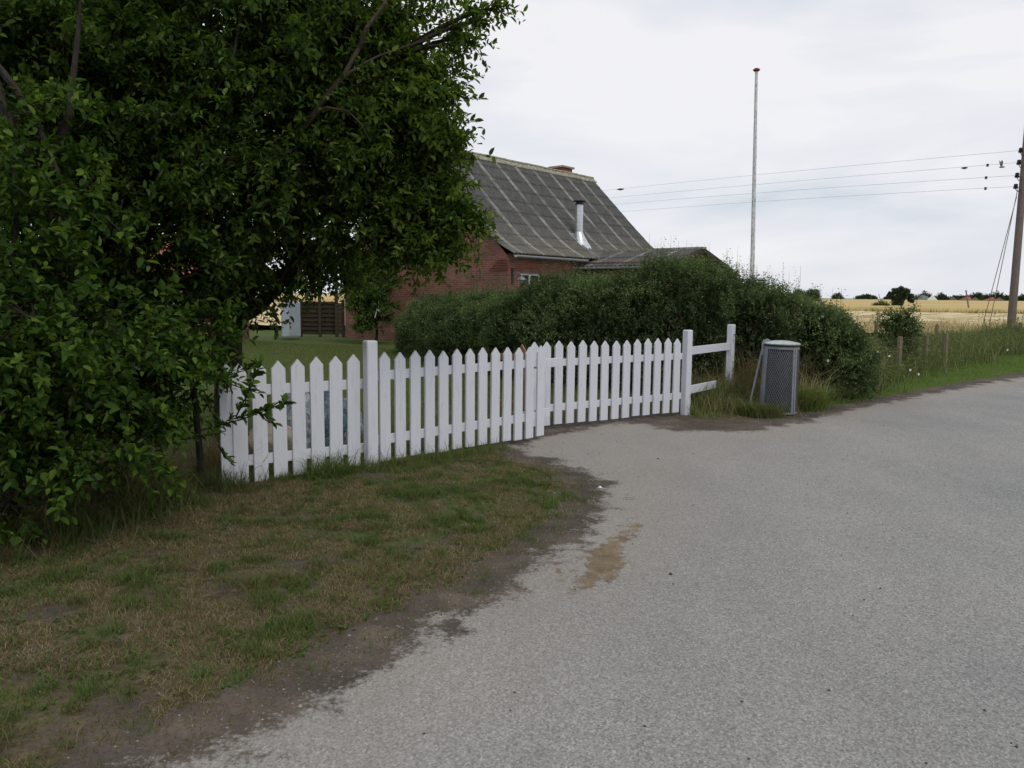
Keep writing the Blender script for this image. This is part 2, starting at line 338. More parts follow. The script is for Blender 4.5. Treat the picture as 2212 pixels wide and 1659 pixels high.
def blades(name, p, h, w, lean, tint, mat, origin=None, parent=None):
    N = len(p); az = rng.random(N)*6.28; d = np.stack([np.cos(az), np.sin(az), 0*az], 1); s = np.stack([-np.sin(az), np.cos(az), 0*az], 1)
    tw = rng.random(N)*3.14; s = s*np.cos(tw)[:, None]+d*np.sin(tw)[:, None]
    h = h[:, None]; w = np.broadcast_to(w, (N,))[:, None]; le = (lean*(.3+rng.random(N)*1.2))[:, None]; z = np.array([0, 0, 1.])
    m1 = p+z*h*.55+d*h*le*.30; tp = p+z*h*(1-.35*le)+d*h*le
    V = np.stack([p-s*w, p+s*w, m1+s*w*.75, m1-s*w*.75, tp], 1).reshape(-1, 3)
    b = (np.arange(N)*5)[:, None]
    return npmesh(name, V, [b+np.array([0, 1, 2, 3]), b+np.array([3, 2, 4])], mat, parent, origin, {'tint': np.repeat(tint, 5)})
def v2(p): return (p.x, p.y)
# ---------------------------------------------------------------- ground, road, fields
edge_px = [(330, 1659), (500, 1585), (640, 1515), (770, 1440), (880, 1375), (980, 1320), (1085, 1275), (1105, 1235), (1175, 1195), (1250, 1135), (1300, 1085), (1285, 1045), (1225, 1012), (1120, 982), (1095, 962), (1185, 935), (1330, 908), (1400, 912), (1480, 926), (1600, 926), (1725, 905), (1850, 880), (2000, 850), (2212, 812)]
road_poly = [(-9, -9), (-3.4, -.2)]+[v2(P(*q)) for q in edge_px]+[(20, 24.5), (60, 55), (70, 42), (22, 14), (12, 6), (7, -9)]
garden = [v2(P(*q)) for q in [(300, 1080), (490, 1030), (800, 990), (1100, 950)]]+[(.3, 9.3), (2.4, 11.), (4.3, 13.), (7, 14), (7, 40), (-40, 40), (-40, 2), (-6, 3.2)]
stain = [[(1215, 1290), (1250, 1230), (1310, 1195), (1360, 1215), (1340, 1250), (1270, 1280)], [(1255, 1195), (1330, 1150), (1345, 1130), (1400, 1130), (1345, 1200), (1290, 1220)], [(1180, 1250), (1195, 1215), (1230, 1215), (1200, 1255)]]
stain = [[v2(P(*q)) for q in s] for s in stain]
def hgt(x, y):
    a = -sdpoly(x, y, road_poly) if hasattr(x, 'shape') else None
    near = sstep(.0, 1.2, a)*sstep(14, 9, y)*sstep(1.5, .2, x)
    return .015*near+.045*np.exp(-(((x+1.2)**2+(y-7.)**2)/1.1**2))*sstep(.0, .5, a)+.02*sstep(.1, .8, a)*(fbm(x*1.6, y*1.6, 3)-.5)*2*sstep(30, 20, y)
def hz(x, y): return float(hgt(np.array([x*1.]), np.array([y*1.]))[0])
def axis(lo, hi, step, far):
    a = list(np.arange(lo, hi, step)); s = step
    while a[-1] < far: s *= 1.35; a.append(a[-1]+s)
    s = step
    while a[0] > -far: s *= 1.35; a.insert(0, a[0]-s)
    return np.array(a)
ax, ay = axis(-7, 12, .075, 4000), axis(.5, 20, .075, 4000)
X, Y = np.meshgrid(ax, ay); nx, ny = len(ax), len(ay); sdr = sdpoly(X, Y, road_poly); Z = hgt(X, Y)
far = np.hypot(X, Y) > 60; Z[far] = 0
def rect_pts(poly, n):
    p = np.array(poly); lo, hi = p.min(0), p.max(0); q = lo+rng.random((n, 2))*(hi-lo)
    return q[sdpoly(q[:, 0], q[:, 1], poly) > 0]
def green_at(x, y):
    gdn = sstep(-.2, .3, sdpoly(x, y, garden)); c = P(1010, 1080)
    vg = .36+.42*np.exp(-(((x-c.x)/1.3)**2+((y-c.y)/1.2)**2))
    rt = sstep(3.6, 4.4, x)*sstep(8, 10, y)
    return np.maximum(np.maximum(vg, gdn*.9), rt*.95)
green = green_at(X, Y)
gd = sdpoly(X, Y, garden); drv = np.exp(-(((X-.9)/2.2)**2+((Y-10.6)/1.6)**2))*1.1
soil = sstep(-.36, .05, sdr)*.75+.50*(gd < 0)*(X < 1.5); soil = np.maximum(soil, drv); soil = np.where((X > 3.2) & (Y > 9), sstep(-.4, 0, sdr)*.9, soil)
idx = (np.arange(ny-1)[:, None]*nx+np.arange(nx-1)).ravel(); FQ = np.stack([idx, idx+1, idx+nx+1, idx+nx], 1)
tag(npmesh('ground', np.stack([X, Y, Z-.004], -1).reshape(-1, 3), FQ, M['ground'], attrs={'green': green.ravel(), 'soil': soil.ravel()}, smooth=True), kind='structure')
inr = (sdr > -.35).ravel(); keep = inr[FQ].all(1); FR = FQ[keep]; us, inv = np.unique(FR, return_inverse=True)
VR = np.stack([X, Y, Z+.004], -1).reshape(-1, 3)[us]; xr, yr = VR[:, 0], VR[:, 1]
sand = sum(np.clip(sdpoly(xr, yr, s)/.09, -1, 1)*.5+.5 for s in stain)*.74
near_dr = np.exp(-(((xr-1.2)/2.2)**2+((yr-8.6)/1.6)**2)); se = sdpoly(xr, yr, road_poly)
dustv = np.clip(.85*sstep(1.3, .1, se)+.9*near_dr+.25*np.exp(-((xr-1.2)/1.)**2)*(yr < 8), 0, 1)
sd_r = sdr.ravel()[us]-.10*sstep(3.0, 1.0, np.hypot(xr-2.6, yr-9.6))
tag(npmesh('road', VR, inv.reshape(-1, 4), M['road'], attrs={'sd': sd_r, 'sand': sand, 'dust': dustv}, smooth=True), kind='structure')
# stubble / straw field: broad mesh with swath ridges
def field(name, poly_x, poly_y, z, mat, amp):
    X, Y = np.meshgrid(poly_x, poly_y); Zf = z+amp*(fbm(X*.12+Y*.05, Y*.55, 11)-.35)+amp*.4*(fbm(X*1.5, Y*2., 5)-.5); n = len(poly_x)
    i = (np.arange(len(poly_y)-1)[:, None]*n+np.arange(n-1)).ravel()
    return np.stack([X, Y, Zf], -1), np.stack([i, i+1, i+n+1, i+n], 1)
fx = np.linspace(-160, 160, 420); fy = np.concatenate([np.arange(34, 80, .35), np.linspace(80, 125, 40)])
V, Fc = field('f', fx, fy, .12, None, .35)
yfar = 84+(fx-50)*-.55; yfar = np.clip(yfar, 72, 170)      # boundary with standing crop slants away to the left
V[..., 1] = 34+(V[..., 1]-34)/(125-34)*(yfar[None, :]-34)
tag(npmesh('straw_field', V.reshape(-1, 3), Fc, M['straw'], smooth=True), kind='structure')
fx = np.linspace(-900, 900, 500); yn = np.clip(84+(fx-50)*-.55, 72, 170)+.4*np.sin(fx*.3); rows = [yn, yn+.05, yn+1, yn+20, yn+60, yn+200, yn+500]
zz = [0, .62, .7, .75, .9, 1.2, 1.0]
V = np.stack([np.stack([fx, r_, np.full_like(fx, z_)+(.05*rng.random(len(fx)) if z_ else 0)], 1) for r_, z_ in zip(rows, zz)]); n = len(fx); i = (np.arange(len(rows)-1)[:, None]*n+np.arange(n-1)).ravel()
tag(npmesh('wheat_field', V.reshape(-1, 3), np.stack([i, i+1, i+n+1, i+n], 1), M['wheat']), kind='structure')
# dark blades added between the fields as the shaded edge of the standing wheat
xs = rng.random(3500)*170-20; ys = np.clip(84+(xs-50)*-.55, 72, 170)-rng.random(3500)*.8
tag(blades('crop_edge_shade', np.stack([xs, ys, 0*xs], 1), .35+.4*rng.random(3500), .03, .3+0*xs, .0+.6*rng.random(3500), LF['weed']), kind='stuff')
# ---------------------------------------------------------------- picket fence, gates, posts
PK = [(-.059, 0), (.059, 0), (.059, .93), (0, 1.0), (-.059, .93)]
def picket(parent, o, u, n, h=1., w=1., lean=0):
    z = (Vector((0, 0, 1))+u*lean).normalized(); mb = MB(); mb.prism([(a*w, b*h) for a, b in PK], (o, u, n, z), 0, -.024)
    return mb.build('picket', M['white'], parent, bevel=.003)
def rail(parent, a, b, n, z, name='rail', off=.002, th=.03, hh=.085, mat='white'):
    u = (b-a).normalized(); mb = MB(); mb.box((0, off, z-hh/2), ((b-a).length, off+th, z+hh/2), (a, u, n, Vector((0, 0, 1))))
    return mb.build(name, M[mat], parent, bevel=.003)
def gpost(parent_or_none, p, u, h, label=None, w=.105, d=.10):
    n = Vector((-u.y, u.x, 0)); mb = MB(); mb.box((-w/2, -d/2, -.15), (w/2, d/2, h), (p, u, n, Vector((0, 0, 1))))
    if parent_or_none is not None: return mb.build('post', M['white'], parent_or_none, bevel=.014)
    o = mb.build('gate_post', M['white'], origin=p, bevel=.014); return tag(o, label, 'gate post', 'white posts either side of the gate')
def V3(x, y, z=0): return Vector((x, y, z))
def DX(px, y): return V3((D(px, 800, y)).x, y)
def run(root, a, b, n, gap, first=0.):
    u = (b-a).normalized(); nn = Vector((-u.y, u.x, 0))     # nn points into the garden
    for i in range(n):
        o = a+(b-a)*(i/(n-1)); g_ = gap[0]+(gap[1]-gap[0])*i/(n-1); picket(root, V3(o.x, o.y, g_+random.uniform(-.008, .008)), u, nn, 1+random.uniform(-.006, .006), 1, random.uniform(-.006, .006))
    return u, nn
# left fixed section
a, b = DX(514, 6.42), DX(761, 6.98); pf = empty('picket_fence', a, 'white picket fence section left of the thick gate post, bags behind it', 'fence')
u, nn = run(pf, a, b, 7, (.035, .07))
e0 = DX(487, 6.38); picket(pf, V3(e0.x, e0.y, .03), u, nn, 1.)
rail(pf, a-u*.15, b+u*.18, nn, .80); rail(pf, a-u*.15, b+u*.18, nn, .22)
p1 = DX(800, 7.0); gpost(None, V3(p1.x, p1.y, .07), Vector((.8, .6, 0)), 1.12, 'thick white rounded gate post left of the gates, grass tufts at its foot')
# near leaf
a, b = DX(829, 7.2), DX(1166, 8.74); gt = empty('garden_gate', a, 'near white picket gate leaf hinged on the left post, two short boards sticking out', 'gate', 'white picket gate leaves')
u, nn = run(gt, a, b, 13, (.08, .045))
rail(gt, a-u*.06, b+u*.04, nn, .86); rail(gt, a-u*.06, b+u*.04, nn, .27)
for z, l in ((.845, .44), (.285, .22)): rail(gt, b-u*.3, b+u*l, nn, z, 'latch_board', .034, .022, .10)
# far leaf
pA = DX(1483, 10.85); a, b = DX(1152, 9.28), DX(1460, 10.66); g2 = empty('garden_gate', a, 'far white picket gate leaf, hinged on the right post, tucked behind the other', 'gate', 'white picket gate leaves')
u2, n2 = run(g2, a, b, 14, (.055, .05))
rail(g2, a-u2*.05, b+u2*.12, n2, .80); rail(g2, a-u2*.05, b+u2*.12, n2, .26)
gpost(None, V3(pA.x, pA.y, 0), Vector((.8, .6, 0)), 1.15, 'white square gate post on the right where the far leaf and the short rails meet')
# short rail fence
pB = DX(1576, 12.1); rf = empty('rail_fence', pB, 'short white two rail fence with one square post in front of the hedge', 'fence')
ub = (pB-pA).normalized(); nb = Vector((-ub.y, ub.x, 0)); gpost(rf, V3(pB.x, pB.y, 0), ub, 1.19)
rail(rf, pA+ub*.055, pB-ub*.055, nb, .86, hh=.11, off=-.015); rail(rf, pA+ub*.055, pA+(pB-pA)*.66, nb, .32, hh=.11, off=-.015)
# bare timber frame leaning behind the gates
o = DX(1126, 9.6); bf = empty('timber_frame', o, 'bare reddish brown timber frame leaning behind where the gate leaves meet', 'timber frame')
uu = Vector((.8, -.6, 0)); mb = MB(); mb.prism([(-.05, .0), (.05, .0), (.05, .91), (0, .975), (-.05, .91)], (V3(o.x, o.y, .03), uu, Vector((.6, .8, 0)), Vector((0, 0, 1))), 0, .025); mb.build('board', M['bare'], bf)
for z in (.26, .84):
    mb = MB(); mb.box((-.42, .028, z-.04), (.0, .053, z+.04), (o, uu, Vector((.6, .8, 0)), Vector((0, 0, 1)))); mb.build('rail', M['bare'], bf)
# bags behind the left section
def bag(px, y, rx, rz, mat, label, seed, name='rubbish_bag', cat='bag'):
    c = DX(px, y); n, k = 28, 18; vs = []
    for j in range(k+1):
        t = j/k*math.pi
        for i in range(n):
            p = i/n*2*math.pi; r = math.sin(t)**.75
            w = 1+.13*math.sin(3*p+seed)+.10*math.sin(7*p+5*t+seed)+.07*math.sin(13*p-4*t*seed)
            vs.append((c.x+rx*r*w*math.cos(p), c.y+rx*.8*r*w*math.sin(p), .0+rz*(1-math.cos(t))*(1+.05*math.sin(9*p+seed)*r)))
    q = math.pi
    fs = [(j*n+i, j*n+(i+1) % n, (j+1)*n+(i+1) % n, (j+1)*n+i) for j in range(k) for i in range(n)]
    me = MB(); me.add(vs, fs); o = me.build(name, M[mat], origin=(c.x, c.y, 0), smooth=True); tag(o, label, cat, 'full bags behind the fence')
bag(688, 7.9, .27, .31, 'blue', 'tall blue and white plastic rubbish bag in the middle behind the pickets', 1.3)
bag(585, 7.35, .23, .19, 'sack', 'low beige sack at the left behind the pickets', 2.1, 'sack', 'sack')
bag(740, 8.0, .2, .27, 'bag', 'clear whitish plastic bag nearest the thick gate post', 3.7)
bag(640, 7.7, .22, .32, 'bag', 'clear plastic bag between the beige sack and the blue bag', 4.4)
# ---------------------------------------------------------------- litter bin
bc = DX(1684, 10.95); lean = Vector((.012, 0, 1)).normalized(); bx = Vector((1, 0, -.012)).normalized(); by = lean.cross(bx)
lb = empty('litter_bin', bc, 'grey round wire mesh litter bin with flat lid standing in grass by the road', 'litter bin')
FRM = (bc, bx, by, lean); RB, HB = .232, .93
def cyl(t, z, r=RB): r = r*(1.09-.10*z/.93); return bc+bx*(r*math.cos(t))+by*(r*math.sin(t))+lean*z
mb = MB(); NH = 48
t_door = R(-60)
for s in (1, -1):
    for k in range(NH):
        ph = k/NH*2*math.pi
        pts = [cyl(ph+s*z*2.1, z) for z in np.linspace(.03, HB-.04, 16)]
        mb.tube(pts, .0032, 3, False)
mb.build('mesh_drum', M['galv'], lb)
for z, h, q_ in ((.02, .03, 1.09), (HB-.03, .05, .99)):
    mb = MB(); mb.lathe([(RB*q_+.004, z), (RB*q_+.006, z+h), (RB*q_-.004, z+h), (RB*q_-.004, z)], 36, FRM); mb.build('hoop', M['galv'], lb)
mb = MB()
for dt in (-.085, .085): mb.bar(cyl(t_door+dt, .02, RB+.006), cyl(t_door+dt, HB, RB+.006), .028, .012, Vector((math.cos(t_door), math.sin(t_door), 0)))
mb.build('door_frame', M['galv'], lb)
mb = MB(); tt = np.linspace(R(165), R(205), 13); zz_ = np.linspace(.03, HB, 6)
mb.add([cyl(t, z, RB+q_) for q_ in (.003, .007) for z in zz_ for t in tt], [(q_*78+i*13+k, q_*78+i*13+k+1, q_*78+(i+1)*13+k+1, q_*78+(i+1)*13+k) for q_ in (0, 1) for i in range(5) for k in range(12)])
mb.build('back_plate', M['galv'], lb)
mb = MB(); lf = (bc+lean*(HB+.045), bx, by, (lean+bx*-.0).normalized()); mb.lathe([(.01, -.004), (RB+.012, -.012), (RB+.016, .0), (RB-.01, .014), (.12, .034), (.01, .042)], 36, lf)
mb.build('lid', M['lid'], lb, smooth=False)
mb = MB(); mb.lathe([(RB+.010, HB+.005), (RB+.014, HB+.032), (.01, HB+.032), (.01, HB+.005)], 36, FRM); mb.build('lid_rim', M['dark'], lb)
mb = MB(); q = cyl(R(180), HB-.02, RB+.015); mb.prism([(-.02, -.1), (.035, -.1), (.13, .06), (.10, .10), (.05, .125), (-.01, .11), (-.03, .05)], (q, bx, by, lean), -.006, .006); mb.build('bracket', M['galv'], lb)
mb = MB(); q = cyl(R(170), HB-.05, RB+.02); mb.tube([q, bc+bx*-.38+by*.1+lean*.02+Vector((-.0, 0, 0))], .016, 8); mb.build('strut', M['galv'], lb)
mb = MB(); mb.lathe([(RB-.02, .03), (RB-.035, .86), (RB-.06, .88), (.01, .84), (.01, .03)], 24, FRM)
bagm = mb.build('inner_sack', plain('dark_bin_sack', (.03, .04, .035), .5), lb)
# ---------------------------------------------------------------- brick house
ug = Vector((-.767, .642, 0)); ur = Vector((.642, .767, 0)); C0 = Vector((-.15, 23.87, 0)); ZZ = Vector((0, 0, 1))
GW, HL, EH, RH = 7.68, 9.8, 2.74, 6.42
house = empty('brick_house', C0, 'red brick house with steep grey corrugated roof and steel flue behind the hedge', 'house')
def wall(name, polys, parent=house, mat='brick'):  # polys of (point, u, v) lists -> uv mapped faces
    vs, fs, uvs = [], [], []
    for poly in polys:
        n = len(vs); vs += [tuple(p[0]) for p in poly]; uvs += [(p[1], p[2]) for p in poly]; fs.append(tuple(range(n, n+len(poly))))
    me = bpy.data.meshes.new(name); me.from_pydata(vs, [], fs); uvl = me.uv_layers.new(name='UVMap')
    for lo in me.loops: uvl.data[lo.index].uv = uvs[lo.vertex_index]
    return link(name, me, M[mat], parent)
def wpt(o, u, s, z): return (o+u*s+ZZ*z, s, z)
# front wall (along ridge) with openings, both gables and back
def wallwith(name, o, u, L_, H_, holes, depth_dir, parent=house, mat='brick', extra=None):
    xs = sorted({0, L_, *[h[0] for h in holes], *[h[1] for h in holes]}); zs = sorted({0, H_, *[h[2] for h in holes], *[h[3] for h in holes]}); polys = []
    for i in range(len(xs)-1):
        for j in range(len(zs)-1):
            x0, x1, z0, z1 = xs[i], xs[i+1], zs[j], zs[j+1]
            if any(h[0] <= x0 and x1 <= h[1] and h[2] <= z0 and z1 <= h[3] for h in holes): continue
            polys.append([wpt(o, u, x0, z0), wpt(o, u, x1, z0), wpt(o, u, x1, z1), wpt(o, u, x0, z1)])
    dd = depth_dir*.14
    for x0, x1, z0, z1 in holes:
        for (s0, t0, s1, t1) in ((x0, z0, x0, z1), (x1, z0, x1, z1), (x0, z1, x1, z1), (x0, z0, x1, z0)):
            A, B = o+u*s0+ZZ*t0, o+u*s1+ZZ*t1; polys.append([(A, s0, t0), (B, s1, t1), (B+dd, s1+.1, t1), (A+dd, s0+.1, t0)])
    if extra: polys += extra
    return wall(name, polys, parent, mat)
gh = GW/2; gab = [[wpt(C0, ug, 0, EH), wpt(C0, ug, GW, EH), wpt(C0, ug, gh, RH-.1)]]
wins = [(.60, 1.62, 1.1, 2.27), (2.5, 3.4, 1.1, 2.27)]
wallwith('front_wall', C0, ur, HL, EH+.1, wins, ug)
wallwith('gable_wall', C0, ug, GW, EH, [], ur, extra=gab)
FC = C0+ur*HL; wallwith('far_gable_wall', FC, ug, GW, EH, [], -ur, extra=[[wpt(FC, ug, 0, EH), wpt(FC, ug, GW, EH), wpt(FC, ug, gh, RH-.1)]])
BC = C0+ug*GW; wallwith('back_wall', BC, ur, HL, EH+.1, [], -ug)
# corbels at the gable foot
mb = MB()
for i in range(5): mb.box((-.02-.015*i, -.03-.03*i, EH-.42+i*.075), (.75-.1*i, .0, EH-.35+i*.075), (C0, ug, ur, ZZ))
mb.build('corbel', plain('corbel_brick', (.21, .085, .06), .9, .35, 20), house)
for x0, x1, z0, z1 in wins:
    o = C0+ur*x0+ug*.06; w, h = x1-x0, z1-z0; mb = MB()
    for a_, b_ in (((0, 0), (w, .07)), ((0, h-.07), (w, h)), ((0, .07), (.07, h-.07)), ((w-.07, .07), (w, h-.07)), ((w/2-.05, .07), (w/2+.05, h-.07))):
        mb.box((a_[0], 0, z0+a_[1]), (b_[0], .05, z0+b_[1]), (o, ur, ug, ZZ))
    fr = mb.build('window', M['wpaint'], house)
    mb = MB(); mb.box((.05, .025, z0+.05), (w-.05, .032, z0+h-.05), (o, ur, ug, ZZ)); mb.build('pane', M['glass'], fr)
    mb = MB(); n = 9                                 # soldier-course arch
    for i in range(n*2):
        t = (i+.5)/(n*2); s = x0-.12+t*(w+.24); zc = z1+.0+.14*math.sin(t*math.pi); mb.box((s-.03, -.012, zc), (s+.03, .0, zc+.21), (C0, ur, ug, ZZ))
    mb.build('brick_arch', plain('arch_brick', (.22, .085, .06), .9, .3, 18), house)
# corrugated roofs
def corr(name, o, uL, L_, prof, parent, period=.177, amp=.026, rows=None, trim=None, u0=0):
    # prof: list of (horizontal out, z) from ridge to eave ; out direction = od
    n = int(L_/period*8); s = np.linspace(0, L_, n+1); prof = [(np.array(p[0]), p[1]) for p in prof]
    od, pts = prof[0][0], None
    return None
def roofslope(name, ridge0, uL, L_, od, prof, parent, step=.62, period=.177, amp=.024, start=None):
    n = int(L_/period*8); s = np.linspace(0, L_, n+1)
    hs = np.array([p[0] for p in prof]); zs = np.array([p[1] for p in prof]); d = np.concatenate([[0], np.cumsum(np.hypot(np.diff(hs), np.diff(zs)))])
    nr = max(1, round(d[-1]/step)); V = []; UV = []; Fc = []; base = 0
    for r in range(nr):
        t = np.linspace(d[-1]*r/nr-(.10 if r else 0), d[-1]*(r+1)/nr, 7); lift = np.linspace(.0, .014, 7)
        h = np.interp(t, d, hs); z = np.interp(t, d, zs); w = np.cos(s/period*2*np.pi)*amp
        st = start if start else (lambda hh: 0)
        S = s[None, :]+0*t[:, None]
        if start: S = np.array([start(x) for x in h])[:, None]+(L_-np.array([start(x) for x in h])[:, None])*(s/L_)[None, :]; w = np.cos(S/period*2*np.pi)*amp
        else: w = np.cos(S/period*2*np.pi)*amp
        jag = ((np.floor(S/1.06) % 2)*.0)
        px = np.array(ridge0)[None, None]+np.array(uL)[None, None]*S[..., None]+np.array(od)[None, None]*(h[:, None, None]+.5*w[..., None])
        px[..., 2] += z[:, None]+w*.75+lift[:, None]+jag
        V.append(px.reshape(-1, 3)); UV.append(np.stack([S, t[:, None]+0*S], -1).reshape(-1, 2)); m_ = n+1
        i = (np.arange(6)[:, None]*m_+np.arange(n)).ravel()+base; Fc.append(np.stack([i, i+1, i+m_+1, i+m_], 1)); base += 7*m_
    o = npmesh(name, np.concatenate(V), np.concatenate(Fc), M['roof'], parent, uv=np.concatenate(UV), smooth=True)
    sm = o.modifiers.new('thick', 'SOLIDIFY'); sm.thickness = .012; sm.offset = -1; return o
R0 = C0+ug*gh+ur*-.10+ZZ*RH
prof = [(0, 0), (1., -1.0), (2., -2.0), (2.9, -2.86), (3.4, -3.24), (3.75, -3.44), (4.08, -3.61)]
rfm = roofslope('roof', R0, ur, HL+.2, -ug, prof, house)
rfb = roofslope('roof', R0, ur, HL+.2, ug, prof, house)
mb = MB()
for i in range(9):
    a_ = R0+ur*(i*(HL+.25)/9-.03)+ZZ*(.045+.008*(i % 2)); b_ = a_+ur*((HL+.25)/9+.03)
    for sg in (-1, 1):
        q0, q1 = ug*sg*.21-ZZ*.18, Vector((0, 0, 0)); mb.add([a_+q0, b_+q0, b_+q1, a_+q1, a_+q0-ZZ*.03, b_+q0-ZZ*.03, b_-ZZ*.03, a_-ZZ*.03], [(0, 1, 2, 3), (4, 5, 6, 7), (0, 1, 5, 4), (0, 3, 7, 4), (1, 2, 6, 5)])
    mb.tube([a_, b_], .05, 8)
mb.build('ridge_cap', M['ridge'], rfm)
# chimney
cc0 = R0+ur*8.3+ug*.35; mb = MB(); mb.box((-.33, -.3, -.8), (.33, .3, .24), (cc0, ur, ug, ZZ)); ch = mb.build('chimney', plain('chimney_brick', (.27, .09, .06), .9, .3, 14), rfm)
mb = MB(); mb.box((-.40, -.37, .242), (.40, .37, .31), (cc0, ur, ug, ZZ)); mb.build('chimney_cap', M['ridge'], ch)
def gutter(name, a_, b_, parent, r=.07):
    u_ = (b_-a_); L_ = u_.length; u_ = u_/L_; s_ = u_.cross(ZZ); mb = MB(); n = 8; vs = []
    for t in (0, L_):
        for rr in (r, r-.008):
            vs += [a_+u_*t+s_*(rr*math.cos(math.pi+math.pi*k/n))+ZZ*(rr*math.sin(math.pi+math.pi*k/n)) for k in range(n+1)]
    m_ = n+1; fs = [(k, k+1, 2*m_+k+1, 2*m_+k) for k in range(n)]+[(m_+k, m_+k+1, 3*m_+k+1, 3*m_+k) for k in range(n)]+[tuple(range(m_)), tuple(range(2*m_, 3*m_))]
    mb.add(vs, fs)
    for i in range(int(L_/.75)+1): mb.tube([a_+u_*(.1+i*.75)+s_*(1.08*r*math.cos(math.pi+math.pi*k/6))+ZZ*(1.08*r*math.sin(math.pi+math.pi*k/6)) for k in range(7)], .009, 5)
    return mb.build(name, M['gutter'], parent)
GO = -ug*.33+ZZ*(RH-3.65)
gutter('gutter', C0+GO+ur*-.05, C0+GO+ur*3.62, house)
# flue
fp = R0+ur*5.35-ug*3.0+ZZ*-2.95
fl = D(1251, 520, 27.2); 
def on_roof(px, py):                                # intersect view ray with front slope plane (45 deg part)
    r = ray(px, py); n_ = (-ug+ZZ).normalized(); t = (R0-EYE).dot(n_)/r.dot(n_); return EYE+r*t
fb = on_roof(1250, 520); top = D(1251, 433, fb.y)
mb = MB(); mb.lathe([(.135, -.35), (.135, top.z-fb.z-.12)], 20, (fb, Vector((1, 0, 0)), Vector((0, 1, 0)), ZZ)); flu = mb.build('flue', M['steel'], house, smooth=False)
hF = top.z-fb.z
mb = MB(); mb.lathe([(.10, hF-.16), (.155, hF-.155), (.155, hF-.11), (.11, hF-.10), (.11, hF-.06), (.22, hF-.05), (.23, hF-.02), (.02, hF)], 20, (fb, Vector((1, 0, 0)), Vector((0, 1, 0)), ZZ)); mb.build('flue_cowl', M['dark'], flu)
mb = MB(); cv = []; cN = 8
for i in range(cN+1):
    t = i/cN; rr = .145+.20*t**1.6; cc_ = fb+ZZ*(.30-.52*t)-ug*(.30*t**1.3)
    cv.append((cc_, rr))
vs = [c_+ur*(r_*math.cos(k*math.pi/10))-ug*(r_*math.sin(k*math.pi/10))+ZZ*(-r_*math.sin(k*math.pi/10)*.9*(i/cN)) for i, (c_, r_) in enumerate(cv) for k in range(20)]
mb.add(vs, [(i*20+k, i*20+(k+1) % 20, (i+1)*20+(k+1) % 20, (i+1)*20+k) for i in range(cN) for k in range(20)]); mb.build('flue_collar', M['steel'], flu, smooth=True)
sn = (-ug-ZZ).normalized(); nn_ = (-ug+ZZ).normalized(); mb = MB(); mb.box((-.36, -.30, .045), (.34, .85, .06), (fb, ur, sn, nn_)); mb.build('flashing', M['lead'], flu)
# wall lamp
q = C0+ur*.18-ug*.02+ZZ*2.22; lm = MB(); lm.box((-.03, -.02, -.28), (.03, .02, .18), (q, ur, ug, ZZ)); lmp = lm.build('wall_lamp', M['dark'], house)
mb = MB(); mb.tube([q, q-ug*.18+ZZ*.06, q-ug*.33+ZZ*.0, q-ug*.36-ZZ*.07], .013, 6); mb.build('lamp_arm', M['galv'], lmp)
mb = MB(); mb.lathe([(.02, 0), (.13, -.08), (.14, -.1), (.06, -.1), (.05, -.2), (.01, -.2)], 14, (q-ug*.36-ZZ*.07, ur, ug, ZZ)); mb.build('lamp_shade', M['lead'], lmp)
# annex
A0 = C0+ur*3.64; va = -ug; AW, AL, AE, AR = 4.0, 3.25, 2.60, 3.14
wallwith('annex_wall', A0, va, AL, AE+.08, [(1.2, 2.0, 1.2, 2.1)], ur)
AF = A0+va*AL; wallwith('annex_gable_wall', AF, ur, AW, AE, [], -va, extra=[[wpt(AF, ur, 0, AE), wpt(AF, ur, AW, AE), wpt(AF, ur, AW/2, AR-.04)]])
wallwith('annex_side_wall', A0+ur*AW, va, AL, AE+.08, [], -ur)
mb = MB(); o = A0+va*1.2+ur*.05
for a_, b_ in (((0, 0), (.8, .06)), ((0, .84), (.8, .9)), ((0, .06), (.06, .84)), ((.74, .06), (.8, .84))): mb.box((a_[0], 0, 1.2+a_[1]), (b_[0], .05, 1.2+b_[1]), (o, va, ur, ZZ))
fr = mb.build('window', M['wpaint'], house); mb = MB(); mb.box((.05, .02, 1.25), (.75, .03, 2.05), (o, va, ur, ZZ)); mb.build('pane', M['glass'], fr)
AR0 = A0+ur*(AW/2)+ZZ*AR
ap = [(0, 0), (AW/2, -(AR-AE)), (AW/2+.28, -(AR-AE)*1.14)]
stf = lambda hh: -.62+.34*hh-.0
for sgn in (-1, 1): roofslope('annex_roof', AR0+va*0, va, AL+.22, ur*sgn, ap, house, step=1.1, start=lambda hh: -.75+.33*hh)
mb = MB(); mb.box((-.78, -.13, -.02), (AL+.25, .13, .055), (AR0, va, ur, ZZ)); mb.build('annex_ridge_cap', M['ridge'], house)
for sgn in (-1, 1):
    mb = MB(); mb.bar(AR0+va*(AL+.2)-ZZ*.03, AR0+va*(AL+.2)+ur*sgn*(AW/2+.28)-ZZ*((AR-AE)*1.14+.05), .03, .15); mb.build('bargeboard', M['panel'], house)
gutter('annex_gutter', A0+va*-.0-ur*.34+ZZ*(AE-.08), A0+va*3.3-ur*.34+ZZ*(AE-.08), house)
mb = MB(); e_ = A0+va*2.95-ur*.34+ZZ*(AE-.15); mb.tube([e_, e_-ZZ*.1, e_+ur*.3-ZZ*.3, e_+ur*.3-ZZ*2.2], .035, 8); mb.build('downpipe', M['gutter'], house)
